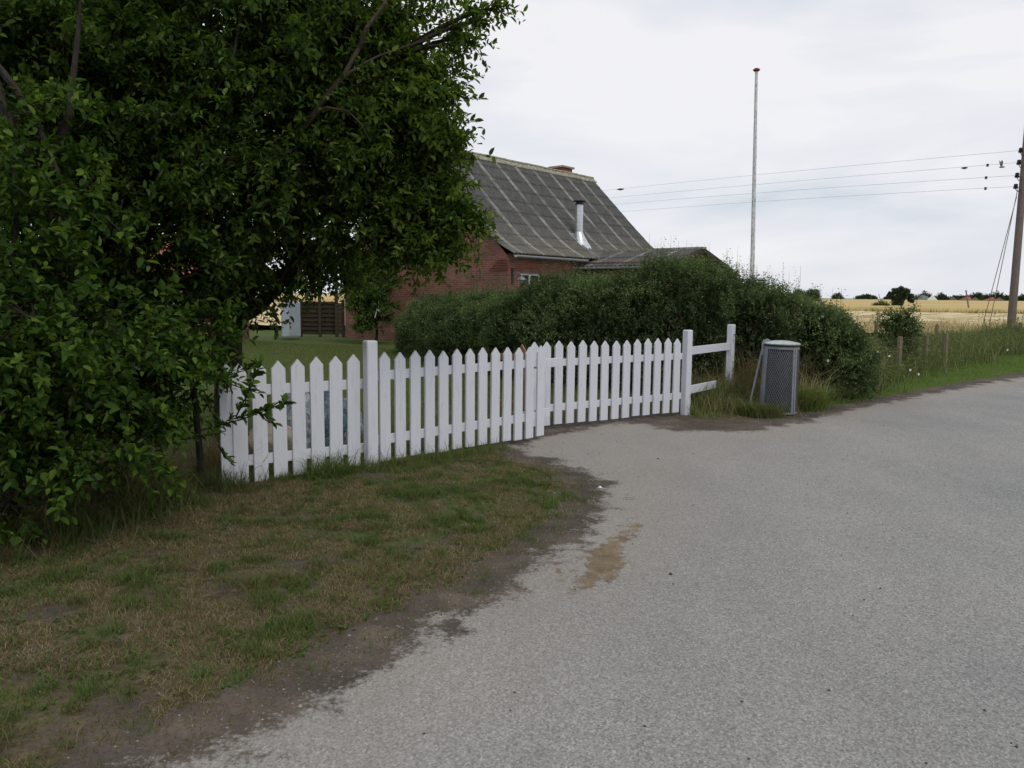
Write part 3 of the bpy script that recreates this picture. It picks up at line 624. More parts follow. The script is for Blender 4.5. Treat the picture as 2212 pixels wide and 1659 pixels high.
# ---------------------------------------------------------------- yard behind: screen fence, cabinet, pergola, outbuilding
def panelset():
    r_ = empty('screen_fence', DX(700, 29.4), 'dark weathered board screen fence beside the left end of the brick gable', 'fence')
    y0 = 29.3; xs = [652, 693, 729, 743]
    for i in range(3):
        a_, b_ = DX(xs[i]+2, y0+i*.1), DX(xs[i+1]-2, y0+i*.1); top_ = 1.28-.04*(i == 2); mb = MB(); n = 15
        for k in range(n):
            z = .08+k*(top_-.08)/n; mb.box((0, (k % 2)*.035, z), ((b_-a_).length, .02+(k % 2)*.035, z+(top_-.08)/n+.003), (a_, (b_-a_).normalized(), Vector((0, 1, 0)), ZZ))
        mb.build('board_panel', M['panel'] if i < 2 else M['post'], r_)
    for i in range(4):
        a_ = DX(xs[i], y0-.06); mb = MB(); mb.box((-.05, -.05, 0), (.05, .05, 3.0 if i in (1, 2) else 1.36), (a_, Vector((1, 0, 0)), Vector((0, 1, 0)), ZZ)); mb.build('post', M['panel'], r_)
    for z in (2.35, 2.75, 3.0):
        mb = MB(); mb.bar(DX(640, y0)+ZZ*z, DX(745, y0)+ZZ*z, .04, .06); mb.build('crossbar', M['panel'], r_)
panelset()
mb = MB(); a_ = DX(611, 27.2); mb.box((0, 0, .1), (.62, .6, 1.28), (a_, Vector((.95, .3, 0)), Vector((-.3, .95, 0)), ZZ)); cb = mb.build('metal_cabinet', M['cab'], origin=a_, bevel=.02); tag(cb, 'pale blue grey metal cabinet standing beside the dark board screen', 'cabinet')
mb = MB(); mb.box((.24, -.012, .14), (.59, -.002, 1.24), (a_, Vector((.95, .3, 0)), Vector((-.3, .95, 0)), ZZ)); mb.build('door', plain('cabinet_door', (.30, .33, .37), .5, .1), cb)
ob = empty('outbuilding', DX(300, 24), 'low red brick outbuilding with pale door glimpsed through the plum leaves', 'outbuilding')
oa, ou, on = DX(170, 24), Vector((1, .1, 0)).normalized(), Vector((-.1, 1, 0)).normalized()
wallwith('wall', oa, ou, 4.4, 2.1, [(.7, 1.7, 0, 1.9), (2.3, 3., .9, 1.7)], on, ob, extra=[[wpt(oa+ou*4.4, on, 0, 0), wpt(oa+ou*4.4, on, 3, 0), wpt(oa+ou*4.4, on, 3, 2.1), wpt(oa+ou*4.4, on, 1.5, 3.1), wpt(oa+ou*4.4, on, 0, 2.1)]])
mb = MB(); mb.box((.72, .08, .02), (1.68, .12, 1.88), (oa, ou, on, ZZ)); mb.build('door', M['wpaint'], ob)
mb = MB(); mb.box((2.3, .08, .9), (3., .11, 1.7), (oa, ou, on, ZZ)); mb.build('window', M['wpaint'], ob)
for s_ in (0, 1):
    mb = MB(); y_ = (-.2, 1.5) if not s_ else (3.2, 1.5); mb.add([oa+ou*-.2+on*y_[0]+ZZ*2.0, oa+ou*4.6+on*y_[0]+ZZ*2.0, oa+ou*4.6+on*1.5+ZZ*3.2, oa+ou*-.2+on*1.5+ZZ*3.2, oa+ou*-.2+on*y_[0]+ZZ*1.93, oa+ou*4.6+on*y_[0]+ZZ*1.93, oa+ou*4.6+on*1.5+ZZ*3.13, oa+ou*-.2+on*1.5+ZZ*3.13], [(0, 1, 2, 3), (7, 6, 5, 4), (0, 4, 5, 1), (1, 5, 6, 2), (3, 2, 6, 7), (0, 3, 7, 4)]); mb.build('roof', M['thin'], ob)
# ---------------------------------------------------------------- flagpole, utility pole, wires
fb_ = DX(1620, 20.); ft = D(1634, 152, 20.3); fpz = ft.z
mb = MB(); mb.tube([fb_, fb_+(ft-fb_)*.5, ft], [.062, .05, .034], 12); fpo = empty('flagpole', fb_, 'tall thin white flagpole with flaking paint rising behind the hedge', 'flagpole'); mb.build('mast', M['flag'], fpo)
mb = MB(); mb.lathe([(.01, -.03), (.05, -.03), (.085, .0), (.085, .02), (.04, .05), (.01, .055)], 16, (ft, Vector((1, 0, 0)), Vector((0, 1, 0)), ZZ)); mb.build('finial', M['red'], fpo)
YP = 30.; ub0 = DX(2176, YP); utop = D(2223, 230, YP)
up_ = empty('utility_pole', ub0, 'leaning weathered wooden utility pole at the right edge of the straw field', 'utility pole')
mb = MB(); mb.tube([ub0-ZZ*.2, ub0+(utop-ub0)*.5, utop], [.15, .13, .105], 16); mb.build('pole', M['pole'], up_)
ins = []
wire_dir = (V3(5.75, 42.3)-V3(ub0.x, 30)).normalized()
for (ix, iy) in ((2205, 325), (2201, 351), (2197, 379), (2194, 403)):
    q = D(ix, iy, YP-.25); ins.append(q); t = (q.z-ub0.z)/(utop.z-ub0.z); pc = ub0+(utop-ub0)*t
    mb = MB(); mb.lathe([(.02, -.09), (.075, -.08), (.085, -.02), (.05, .0), (.075, .02), (.06, .09), (.02, .1)], 12, (q, Vector((1, 0, 0)), Vector((0, 1, 0)), ZZ)); io = mb.build('insulator', M['pot'], up_)
    mb = MB(); mb.tube([q-ZZ*.09, q-ZZ*.17+(pc-q)*.3, pc-ZZ*.05], .014, 5); mb.build('bracket', M['dark'], io)
# two stay wires with anchors
for k_, (tx, ty, gx, gy) in enumerate(((2196, 425, 2108, 735), (2198, 410, 2124, 735))):
    a_ = D(tx, ty, YP); b_ = DX(gx, 29.6-.3*k_); mb = MB(); mb.tube([a_, b_], .014, 5); tag(mb.build('stay_wire', M['pole'], origin=b_), ['left stay wire running from the utility pole down into the weeds', 'right stay wire, the one nearer the utility pole, running down into the weeds'][k_], 'stay wire', 'stay wires of the utility pole')
ends = [(1340, 408), (1320, 427.5), (1325, 442), (1345, 457.5)]
labs = ['topmost overhead wire between the utility pole and the house roof', 'second overhead wire from the top, above two lower ones', 'third overhead wire from the top', 'lowest of the four overhead wires']
for q, (ex, ey), lb_ in zip(ins, ends, labs):
    e_ = D(ex, ey, 42.5); dd = e_-q; far_ = q+dd*2.4; far_.z = q.z-.15; wr = empty('overhead_wire', q, lb_, 'wire', 'overhead wires from the utility pole')
    # sagging curve passing through both measured points
    pts = []
    c2 = (e_.z-q.z)-(far_.z-q.z)/2.4
    for t in np.linspace(0, 2.4, 30):
        z = q.z+(far_.z-q.z)*t/2.4+c2*(t*(2.4-t))/(1*(2.4-1)); p = q+dd*t; pts.append(Vector((p.x, p.y, z)))
    mb = MB(); mb.tube(pts, .0055, 5); mb.build('cable', M['wire'], wr)
    if q is not ins[0]:
        t = .055; c_ = q+dd*t; mb = MB(); mb.lathe([(.02, -.055), (.05, -.045), (.035, 0), (.05, .04), (.02, .05)], 10, (c_, Vector((1, 0, 0)), Vector((0, 1, 0)), ZZ)); mb.build('insulator', M['pot'], wr)
# birds
def bird(px, py, y, s, label, wings, mat):
    c = D(px, py, y); mb = MB(); ax_ = Vector((.9, .3, .1)).normalized()
    mb.tube([c-ax_*.16*s, c-ax_*.09*s, c, c+ax_*.06*s, c+ax_*.10*s, c+ax_*.14*s, c+ax_*.18*s], [.012*s, .03*s, .045*s, .035*s, .032*s, .022*s, .003*s], 8)
    if wings:
        for sg in (-1, 1):
            w0 = c+ax_*.03*s; t0 = c+Vector((-.08, sg*.1, .30))*s; mb.add([w0, w0-ax_*.10*s, (w0+t0)/2-ax_*.09*s+ZZ*.04*s, t0, (w0+t0)/2+ax_*.05*s+ZZ*.05*s, w0-ZZ*.012*s, (w0+t0)/2+ZZ*.03*s], [(0, 1, 2, 4), (4, 2, 3), (5, 6, 2, 1), (6, 3, 2), (0, 4, 6, 5), (4, 3, 6)])
    else: mb.tube([c, c-ZZ*.07*s], [.012*s, .006*s], 5)
    tag(mb.build('bird', mat, origin=c, smooth=False), label, 'bird', 'small birds in the sky')
bird(1340, 409, 42., 1.25, 'small dark bird near the left end of the topmost wire', False, M['dark'])
bird(2083, 363, 31.5, 1., 'small dark bird on the second wire left of the utility pole', False, M['dark'])
bird(2164, 361, 30., .85, 'pale grey bird with raised wings beside the utility pole', True, M['pebble'])
# ---------------------------------------------------------------- wire fences at the roadside
def wirefence(label, posts, hs, wires, netting):
    r_ = empty('wire_fence', posts[0], label, 'fence'); 
    for p, h in zip(posts, hs):
        mb = MB(); mb.tube([p-ZZ*.1, p+ZZ*h+Vector((random.uniform(-.03, .03), 0, 0))], [.055, .05], 7); mb.build('post', M['post'], r_)
    mb = MB()
    for z in wires:
        for i in range(len(posts)-1): mb.tube([posts[i]+ZZ*z, posts[i+1]+ZZ*z], .0022, 4)
    if netting:
        for i in range(len(posts)-1):
            for t in np.arange(0, 1, .14/(posts[i+1]-posts[i]).length):
                q = posts[i]+(posts[i+1]-posts[i])*float(t); mb.tube([q+ZZ*min(wires), q+ZZ*max(wires)], .0016, 3)
    mb.build('wire', M['post'], r_)
wirefence('wooden post and wire fence standing in the roadside weeds right of the hedge', [DX(1871, 14.7), DX(1940, 16.3), DX(1996, 17.8), DX(2040, 18.6)], [.90, .83, .79, .80], (.15, .3, .45, .6, .75), True)
wirefence('thin field fence of wooden posts farther back at the edge of the straw', [DX(1889, 22), DX(2018, 24), DX(2196, 26), DX(2330, 28)], [.95, .85, .86, .9], (.3, .6, .8), False)
# ---------------------------------------------------------------- plum tree
def tree_from_blobs(name, label, cat, base, trunk, blobs, leaf, leaf_len, K, per, matkey, shoots=(), wr=.5, Lr=(.12, .30), tintb=0., group=None, crown='crown', twig_every=2, limb_r=.05, up_=.25, thin=.0):
    root = empty(name, base, label, cat, group); mb = MB()
    for pts, rad in trunk: mb.tube(pts, rad, 10)
    B, Dd = [], []
    hub = [np.array(t[0][-1]) for t in trunk]
    for (c, r, k) in blobs:
        n = int(per*k*(r/.6)**2); c = np.array(c); n1 = int(n*.3); p, u_ = blob_pts(c, r*.85, n1)
        B.append(p); Dd.append(u_*.75+rng.normal(size=u_.shape)*.5+np.array([0, 0, up_]))
        nbh = max(4, int(13*k*(r/.6)**1.2)); nn_s = int(n*.7/nbh)+1
        for j in range(nbh):                                # leafy boughs, drooping at the tip
            u_ = rng.normal(size=3); u_[2] = u_[2]*.7+.1; u_ /= np.linalg.norm(u_); tip = c+u_*r*rng.uniform(.8, 1.18)-np.array([0, 0, .12*r]); st = c+rng.normal(size=3)*r*.15; mid = (st+tip)/2+np.array([0, 0, .16*r])
            t = rng.random(nn_s)**.75; bt = ((1-t)**2)[:, None]*st+(2*t*(1-t))[:, None]*mid+(t*t)[:, None]*tip
            dt = nrm(2*(1-t)[:, None]*(mid-st)+2*t[:, None]*(tip-mid)); B.append(bt+rng.normal(size=bt.shape)*r*.05)
            Dd.append(dt*.8+rng.normal(size=dt.shape)*np.array([.5, .5, .3])+np.array([0, 0, up_*.4]))
            if limb_r and j % 2 == 0: mb.tube([st, (st+mid)/2+(mid-(st+tip)/2)*.2, mid*.5+(st+tip)*.25, tip], [limb_r*.2, limb_r*.16, limb_r*.1, .003], 4)
        if limb_r:
            h = min(hub, key=lambda t: np.linalg.norm(t-np.array(c))); limb(mb, h, np.array(c), limb_r*.6, limb_r*.22)
    B = np.concatenate(B); Dd = np.concatenate(Dd); Ln = rng.uniform(*Lr, len(B))
    pos, ld, nn = sprigs(B, Dd, Ln, K); low = rng.random(len(B)).repeat(K)
    S = [(pos, ld, nn)]; tints = [np.clip(.42+tintb+.22*rng.normal(size=len(pos))+(low-.5)*.35, 0, 1)]
    for (a_, b_, n_) in shoots:
        a_, b_ = np.array(a_), np.array(b_); L_ = np.linalg.norm(b_-a_); mb.tube([a_, (a_+b_)/2+np.array([0, 0, -.02]), b_], [.007, .005, .002], 5)
        t = np.linspace(.1, 1, n_); pp = a_+(b_-a_)*t[:, None]; d0 = nrm((b_-a_)[None])+rng.normal(size=(n_, 3))*.75
        S.append((pp, nrm(d0), np.array([0, 0, 1])+rng.normal(size=(n_, 3))*.5)); tints.append(np.clip(.45+.2*rng.normal(size=n_), 0, 1))
    pos, ld, nn = [np.concatenate(x) for x in zip(*S)]; tint = np.concatenate(tints)
    if name == 'plum_tree': tint = np.clip(tint+.20*sstep(-2.0, -.4, pos[:, 0]), 0, 1)   # sky light put into the tint: leaves paler towards the road side
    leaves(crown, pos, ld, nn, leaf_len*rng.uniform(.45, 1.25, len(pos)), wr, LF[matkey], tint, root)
    twigs(mb, B, Dd, Ln, .0028, .15, twig_every)
    mb.build('trunk', M['bark'], root); print(name, len(pos)); return root
def T(px, py, y): return tuple(D(px, py, y))
base = DX(486, 7.9)
tr = [([base-ZZ*.1, D(495, 700, 7.9), D(535, 610, 7.9), D(575, 480, 7.9), D(620, 330, 7.8), D(640, 120, 7.6)], [.15, .125, .11, .09, .07, .05]),
      ([D(500, 690, 7.9), D(560, 660, 7.6), D(620, 590, 7.4), D(720, 500, 7.1), D(800, 330, 7.), D(820, 150, 7.)], [.10, .075, .065, .05, .04, .03]),
      ([D(500, 690, 7.9), D(440, 560, 7.8), D(380, 400, 7.6), D(300, 150, 7.4)], [.11, .09, .07, .05])]
B_ = [(100, 90, 6.6, .9, 1), (330, 90, 6.9, .95, 1), (560, 70, 7, .95, 1), (770, 70, 7, .70, 1.1), (180, 300, 6.5, .8, 1), (420, 290, 6.7, .8, 1), (640, 270, 6.8, .8, 1), (830, 230, 7, .60, 1.1),
      (870, 350, 7, .56, 1.1), (915, 460, 7, .38, 1.3), (1005, 505, 7.05, .18, 1.5), (905, 545, 7.1, .25, 1.4), (750, 420, 6.9, .50, 1), (560, 470, 6.7, .60, 1), (360, 500, 6.4, .70, 1), (150, 520, 6.1, .70, 1),
      (300, 640, 6.4, .50, 1), (450, 600, 6.6, .26, 1), (120, 700, 6.0, .6, 1), (330, 740, 6.5, .42, 1), (700, 520, 7.2, .20, .9), (800, 500, 7.1, .22, 1), (555, 575, 7.0, .18, .9),
      (300, 200, 8.4, 1.3, 1), (650, 200, 8.6, 1.2, 1), (100, 300, 8.2, 1.2, 1), (500, 420, 8.6, .7, .8), (240, 600, 8.0, .7, 1), (420, 700, 7.6, .4, 1), (780, 360, 8.4, .6, .8), (930, 170, 7.3, .2, .7), (620, -100, 7.4, 1.1, .6), (250, -100, 7.2, 1.2, .6), (1000, 78, 6.95, .085, 3), (1035, 45, 6.95, .08, 3), (1062, 20, 6.95, .06, 3), (968, 98, 6.95, .08, 2.5), (868, 110, 7, .22, 1.6), (920, 200, 7, .24, 1.6), (925, 290, 7, .24, 1.6), (940, 370, 7, .22, 1.6), (950, 435, 7, .22, 1.6), (868, 30, 7, .20, 1.2), (920, 520, 6.9, .25, 1.6), (860, 470, 6.9, .35, 1.2), (650, 600, 7.6, .15, 1), (695, 598, 7.8, .14, .9), (745, 600, 8, .16, 1), (600, 625, 7.2, .14, .8), (530, 640, 7.4, .25, 1), (680, 540, 7.6, .28, 1), (740, 555, 8, .24, .8), (630, 600, 7.6, .16, .8), (610, 520, 7.4, .3, 1), (20, 120, 6.2, .9, 1), (10, 330, 5.9, .7, 1)]
sh = [((930, 100), (1078, 6), 40, 7), ((950, 60), (1050, 60), 26, 7), ((860, 60), (948, 8), 26, 7), ((970, 200), (1038, 215), 18, 7), ((960, 150), (1010, 170), 18, 7), ((960, 260), (1030, 262), 18, 7), ((980, 330), (1025, 345), 18, 7), ((1000, 470), (1078, 520), 22, 7), ((960, 390), (1035, 400), 20, 7), ((930, 560), (918, 612), 16, 7.1), ((650, 560), (640, 620), 14, 7), ((740, 520), (745, 570), 12, 7), ((800, 520), (850, 565), 16, 7), ((590, 640), (600, 720), 20, 6.9), ((500, 600), (612, 700), 26, 6.8), ((480, 700), (500, 790), 26, 6.4)]
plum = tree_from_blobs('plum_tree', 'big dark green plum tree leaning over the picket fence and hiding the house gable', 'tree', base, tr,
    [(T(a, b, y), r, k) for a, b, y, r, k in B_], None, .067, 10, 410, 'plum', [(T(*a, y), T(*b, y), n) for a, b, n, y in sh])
br = MB()
for pts, ra in (([(560, 430, 7.0), (605, 355, 6.75), (650, 290, 6.6), (700, 215, 6.5), (742, 165, 6.45), (775, 105, 6.5), (792, 60, 6.45), (830, 10, 6.5), (860, -60, 6.6)], [.034, .030, .027, .023, .02, .018, .016, .012, .006]), ([(650, 292, 6.6), (690, 240, 6.45), (705, 232, 6.42), (752, 240, 6.4), (780, 268, 6.38), (800, 305, 6.4)], [.013, .011, .010, .008, .006, .002]), ([(742, 165, 6.45), (790, 135, 6.5), (820, 120, 6.55), (900, 92, 6.8), (1010, 70, 6.95)], [.012, .010, .008, .005, .003]), ([(480, 420, 6.6), (478, 330, 6.45), (497, 230, 6.5), (500, 150, 6.45), (520, 40, 6.6), (524, -30, 6.7)], [.022, .02, .017, .014, .011, .006]), ([(380, 610, 6.3), (405, 597, 6.2), (425, 590, 6.2), (440, 600, 6.2)], [.014, .012, .010, .004])):
    br.tube([D(*q) for q in pts], ra, 8)
br.build('branch', plain('branch_bark', (.05, .037, .027), .85, .35, 25), plum)
# near bush (d about 4.5-6)
base = V3(-3.35, 4.9, 0)
tr = [([base-ZZ*.1, D(130, 760, 5.2), D(165, 600, 5.3), D(90, 380, 5.3), D(10, 230, 5.3), D(-30, 120, 5.3)], [.07, .06, .052, .04, .025, .006]), ([D(165, 600, 5.3), D(95, 385, 5.3), D(150, 250, 5.3), D(170, 60, 5.4), D(175, -20, 5.4)], [.05, .04, .026, .014, .004]),
      ([DX(430, 6.3), D(420, 850, 6.3), D(400, 760, 6.2)], [.03, .025, .02])]
B_ = [(60, 330, 5.1, .45, .8), (150, 450, 5.1, .4, .8), (30, 560, 4.9, .42, .8), (60, 700, 4.7, .45, 1), (60, 870, 4.6, .45, 1), (220, 760, 5.1, .45, 1), (340, 790, 5.6, .38, 1), (420, 800, 6.0, .25, 1), (150, 940, 4.8, .38, 1), (270, 950, 5.1, .28, 1), (30, 1050, 4.7, .32, 1), (400, 720, 5.9, .3, .9), (60, 1000, 5.3, .5, 1), (180, 880, 5.7, .5, 1), (310, 880, 6.2, .4, .8), (-60, 800, 4.8, .6, 1)]
sh = [((340, 950), (480, 935), 24, 5.9), ((430, 930), (622, 868), 95, 5.75), ((510, 900), (562, 785), 60, 5.75), ((440, 800), (560, 850), 30, 6.0), ((470, 960), (500, 1000), 12, 5.9), ((560, 890), (590, 915), 8, 5.75), ((430, 820), (560, 790), 26, 6.1), ((440, 760), (500, 830), 24, 6.2), ((300, 880), (370, 900), 16, 5.3), ((300, 930), (350, 960), 12, 5.2), ((150, 900), (170, 820), 14, 4.6), ((330, 420), (350, 350), 18, 5.6), ((440, 860), (480, 920), 14, 6.1)]
bush = tree_from_blobs('plum_thicket', 'leafy young plum thicket at far left, brighter leaves low down beside the fence end', 'shrub', base, tr,
    [(T(a, b, y), r, k) for a, b, y, r, k in B_], None, .070, 9, 290, 'near', [(T(*a, y), T(*b, y), n) for a, b, n, y in sh], tintb=.06, wr=.55)
# ---------------------------------------------------------------- hedge
hp = [(900, 22.6, .90, .5), (940, 20.8, 1.22, .75), (1024, 18.2, 1.40, .9), (1116, 16.8, 1.44, .9), (1170, 15.8, 1.55, .9), (1220, 15.2, 1.76, .95), (1308, 14.4, 1.68, 1.), (1414, 13.9, 1.96, 1.), (1485, 13.6, 2.0, 1.05), (1538, 13.4, 1.98, 1.05), (1585, 13.2, 1.82, 1.), (1627, 13., 1.68, 1.), (1685, 13., 1.50, 1.), (1743, 13.2, 1.36, .95), (1780, 13.4, 1.18, .8), (1808, 13.6, .95, .6), (1828, 13.8, .6, .35)]
hc = np.array([(DX(p[0], p[1]).x, p[1], p[2], p[3]) for p in hp]); seg = np.concatenate([[0], np.cumsum(np.hypot(*np.diff(hc[:, :2], axis=0).T))])
def hedge_sites(n, sh0, sh1):
    s = rng.random(n)*seg[-1]; q = np.stack([np.interp(s, seg, hc[:, i]) for i in range(4)], 1)
    dx = np.interp(s+.05, seg, hc[:, 0])-np.interp(s-.05, seg, hc[:, 0]); dy = np.interp(s+.05, seg, hc[:, 1])-np.interp(s-.05, seg, hc[:, 1]); l = np.hypot(dx, dy)+1e-9
    nx_, ny_ = -dy/l, dx/l; a = rng.uniform(-.12, np.pi+.12, n); sgn = 1
    c, s_ = np.cos(a), np.sin(a); c = np.sign(c)*np.abs(c)**.7; s_ = np.sign(s_)*np.abs(s_)**.75
    bump_ = .62+.50*fbm(s*1.5, a*2+3, 21, 3)+.34*fbm(s*4.5, a*5, 22, 2); r = bump_*rng.uniform(sh0, sh1, n)
    end = np.clip(np.minimum(s, seg[-1]-s)/.5, .15, 1)**.5
    off = c*q[:, 3]*r*end; z = .35+s_*(q[:, 2]-.35)*(r*.65+.37)*1.0; z = np.maximum(z*end+.0, .02+.3*rng.random(n)*(a < 0))
    z = np.where(s_ < .15, rng.random(n)*.6, z)
    p = np.stack([q[:, 0]+nx_*off, q[:, 1]+ny_*off, z], 1); o = np.stack([nx_*c, ny_*c, s_], 1); return p, o, s
hedge = empty('hedge', (float(hc[8, 0]), float(hc[8, 1]), 0), 'long dark green untrimmed hedge between the gate, the house and the road', 'hedge')
p, o, s_ = hedge_sites(34000, .90, 1.08); pos, ld, nn = sprigs(p, o+rng.normal(size=o.shape)*.5+np.array([0, 0, .35]), rng.uniform(.08, .2, len(p)), 7, 0)
tn = np.clip(.42+.22*rng.normal(size=len(pos))+1.3*(fbm(s_*2.6, o[:, 2]*4, 31)-.5).repeat(7)+.1*(o[:, 2].repeat(7)-.3), 0, 1)
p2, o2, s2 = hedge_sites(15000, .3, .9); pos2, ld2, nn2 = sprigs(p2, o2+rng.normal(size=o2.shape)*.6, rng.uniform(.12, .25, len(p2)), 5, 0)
# long upward shoots on top
pt, ot, st_ = hedge_sites(9000, .93, 1.02); k_ = (ot[:, 2] > .8) | (rng.random(9000) < .25); pt = pt[k_][:2600]; Lt = .08+.5*rng.random(len(pt))**2.5; pos3, ld3, nn3 = sprigs(pt, np.array([0, 0, 1.])+rng.normal(size=pt.shape)*.25, Lt, 12, 0)
P_ = np.concatenate([pos, pos2, pos3]); mb = MB(); twigs(mb, pt, np.array([0, 0, 1.])+0*pt, Lt, .003, 0, 1); 
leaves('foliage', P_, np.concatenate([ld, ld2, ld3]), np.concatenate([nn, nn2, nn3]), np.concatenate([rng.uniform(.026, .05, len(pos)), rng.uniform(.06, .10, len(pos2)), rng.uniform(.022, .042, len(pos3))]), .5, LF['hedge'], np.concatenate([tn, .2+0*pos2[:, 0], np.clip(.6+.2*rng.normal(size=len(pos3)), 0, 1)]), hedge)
pi_, oi, _ = hedge_sites(1600, .2, .95)
for a_ in pi_[:1600]:
    b_ = a_*1.; s0 = np.argmin(np.abs(hc[:, 0]-a_[0])); g0 = np.array([a_[0]*.85+hc[s0, 0]*.15, a_[1]*.85+hc[s0, 1]*.15, 0]); mb.tube([g0, (g0+a_)/2+rng.normal(size=3)*.05, a_], [.012, .008, .003], 3, False)
mb.build('stems', M['twig'], hedge)
# ---------------------------------------------------------------- shrubs near
def shrub(name, label, base, blobs, leaf, per, key, tintb=0., lr=.02, cat='shrub', K=8, Lr=(.12, .3), wr=.5, group=None, up_=.4, thin=0, crown='crown'):
    tr = [([Vector(base)-ZZ*.05, Vector(base)+ZZ*.4+Vector((.05, 0, 0)), Vector(blobs[0][0])], [lr*1.6, lr*1.2, lr*.8])]
    return tree_from_blobs(name, label, cat, base, tr, blobs, None, leaf, K, per, key, (), wr, Lr, tintb, group, crown, 3, lr*1.6, up_, thin)
b0 = DX(812, 25.6)
gs = shrub('climbing_shrub', 'tall loose shrub tied with white string against the brick gable', b0, [(T(800, 575, 25.4), .62, 1), (T(765, 610, 25.6), .45, 1), (T(825, 610, 25.3), .5, 1), (T(785, 665, 25.4), .42, .7), (T(815, 690, 25.3), .4, .6), (T(840, 560, 25.), .4, .8), (T(800, 640, 25.2), .5, 1), (T(790, 695, 25.2), .38, .8), (T(835, 660, 25.2), .38, .8), (T(770, 650, 25.4), .3, .8)], .085, 620, 'shrub', .08, .035)
c_ = D(818, 672, 24.9); mb = MB(); mb.tube([c_+Vector((-.12, 0, -.2)), c_+Vector((-.05, 0, .05)), c_+Vector((.12, 0, .1)), c_+Vector((.14, 0, .02)), c_+Vector((-.02, 0, .0))], .012, 5); mb.tube([c_, c_+Vector((0, .02, .3)), c_+Vector((-.02, .05, .75))], .008, 4); mb.build('string', M['wpaint'], gs)
b0 = DX(1935, 17.4)
shrub('roadside_bush', 'dark green bush with two upright tufts behind the roadside posts', b0, [(T(1938, 728, 17.4), .42, 1), (T(1906, 700, 17.4), .11, 1.6), (T(1903, 680, 17.4), .07, 1.8), (T(1953, 703, 17.5), .28, 1.2), (T(1932, 695, 17.4), .14, 1.3), (T(1932, 674, 17.4), .08, 1.8), (T(1962, 682, 17.4), .12, 1.6), (T(1970, 672, 17.4), .06, 1.8), (T(1912, 730, 17.3), .16, 1.2), (T(1940, 760, 17.3), .4, 1)], .05, 700, 'hedge', .1, .02, 'bush')
# leggy silver-green stems, herbs
def herbs(name, label, spots, key, leaf=.05, hgt_=(.5, .9), n_st=6, K=14, cat='plant', tintb=.2):
    root = empty(name, spots[0], label, cat); mb = MB(); B, Dd, Ln = [], [], []
    for s0 in spots:
        for j in range(n_st):
            a_ = np.array(s0)+np.array([rng.normal()*.15, rng.normal()*.15, .0]); h = rng.uniform(*hgt_); d = np.array([rng.normal()*.15, rng.normal()*.1, 1]); B.append(a_); Dd.append(d); Ln.append(h)
    B, Dd, Ln = np.array(B), np.array(Dd), np.array(Ln); pos, ld, nn = sprigs(B, Dd, Ln, K, 0.02)
    leaves('leaves', pos, ld, nn, leaf*rng.uniform(.5, 1.2, len(pos)), .38, LF[key], np.clip(.45+tintb+.2*rng.normal(size=len(pos)), 0, 1), root); twigs(mb, B, Dd, Ln, .004, .02); mb.build('stems', M['twig'], root)
herbs('mugwort', 'pale silvery green weeds growing at the right end of the hedge', [DX(x, y) for x, y in ((1785, 12.9), (1800, 12.9), (1815, 13.0), (1830, 13.1), (1845, 13.3), (1862, 13.6), (1878, 14.2), (1835, 12.9), (1858, 13.2))], 'weed', .05, (.45, 1.05), 9, 26, 'weeds', .32)
herbs('tall_weed', 'tall feathery weed between the second and third roadside posts', [DX(1978, 20.)], 'weed', .05, (.8, 1.15), 12, 26, 'weeds', .3)
herbs('tall_weed', 'tall feathery weed directly behind the fourth roadside post', [DX(2037, 21.)], 'weed', .05, (.8, 1.2), 14, 26, 'weeds', .3)
herbs('pole_weeds', 'leafy weeds growing round the foot of the utility pole', [DX(x, y) for x, y in ((2165, 27), (2180, 26.5), (2150, 26), (2135, 25), (2190, 25.5), (2205, 24.5), (2115, 24.5))], 'weed', .08, (.6, 1.3), 9, 20, 'weeds', .0)
# ---------------------------------------------------------------- grass
def scatter(poly, n): return rect_pts(poly, n)
ve = [v2(P(*q)) for q in [(-300, 1659), (250, 1700), (330, 1659), (500, 1585), (640, 1515), (770, 1440), (880, 1375), (980, 1320), (1085, 1275), (1105, 1235), (1175, 1195), (1250, 1135), (1300, 1085), (1285, 1045), (1225, 1012), (1120, 982), (1095, 962), (790, 990), (480, 1035), (300, 1080), (0, 1180), (-300, 1250)]]
q = scatter(ve, 900000); x, y = q[:, 0], q[:, 1]; sdv = -sdpoly(x, y, road_poly); d_ = green_at(x, y)+(fbm(x*2.6, y*2.6, 51)-.5)*2.2; tuf = fbm(x*9, y*9, 61, 3)
pr = sstep(.25, .9, d_)*sstep(.05, .75, sdv+.5*(fbm(x*2.2, y*2.2, 71)-.5))*sstep(.38, .62, tuf); keep = rng.random(len(x)) < pr*.55+.05
x, y, d_, tuf, sdv = x[keep], y[keep], d_[keep], tuf[keep], sdv[keep]; n = len(x); z = hgt(x, y)-.004; print('verge blades', n)
h = (.016+.05*rng.random(n)**1.6)*(.6+1.1*sstep(.5, .8, tuf)); tint = np.clip(.25+.5*d_+.28*rng.normal(size=n), 0, 1)
tag(blades('verge_grass', np.stack([x, y, z], 1), h, .0016+.0012*rng.random(n), .7+0*x, tint, LF['grass']), kind='stuff')
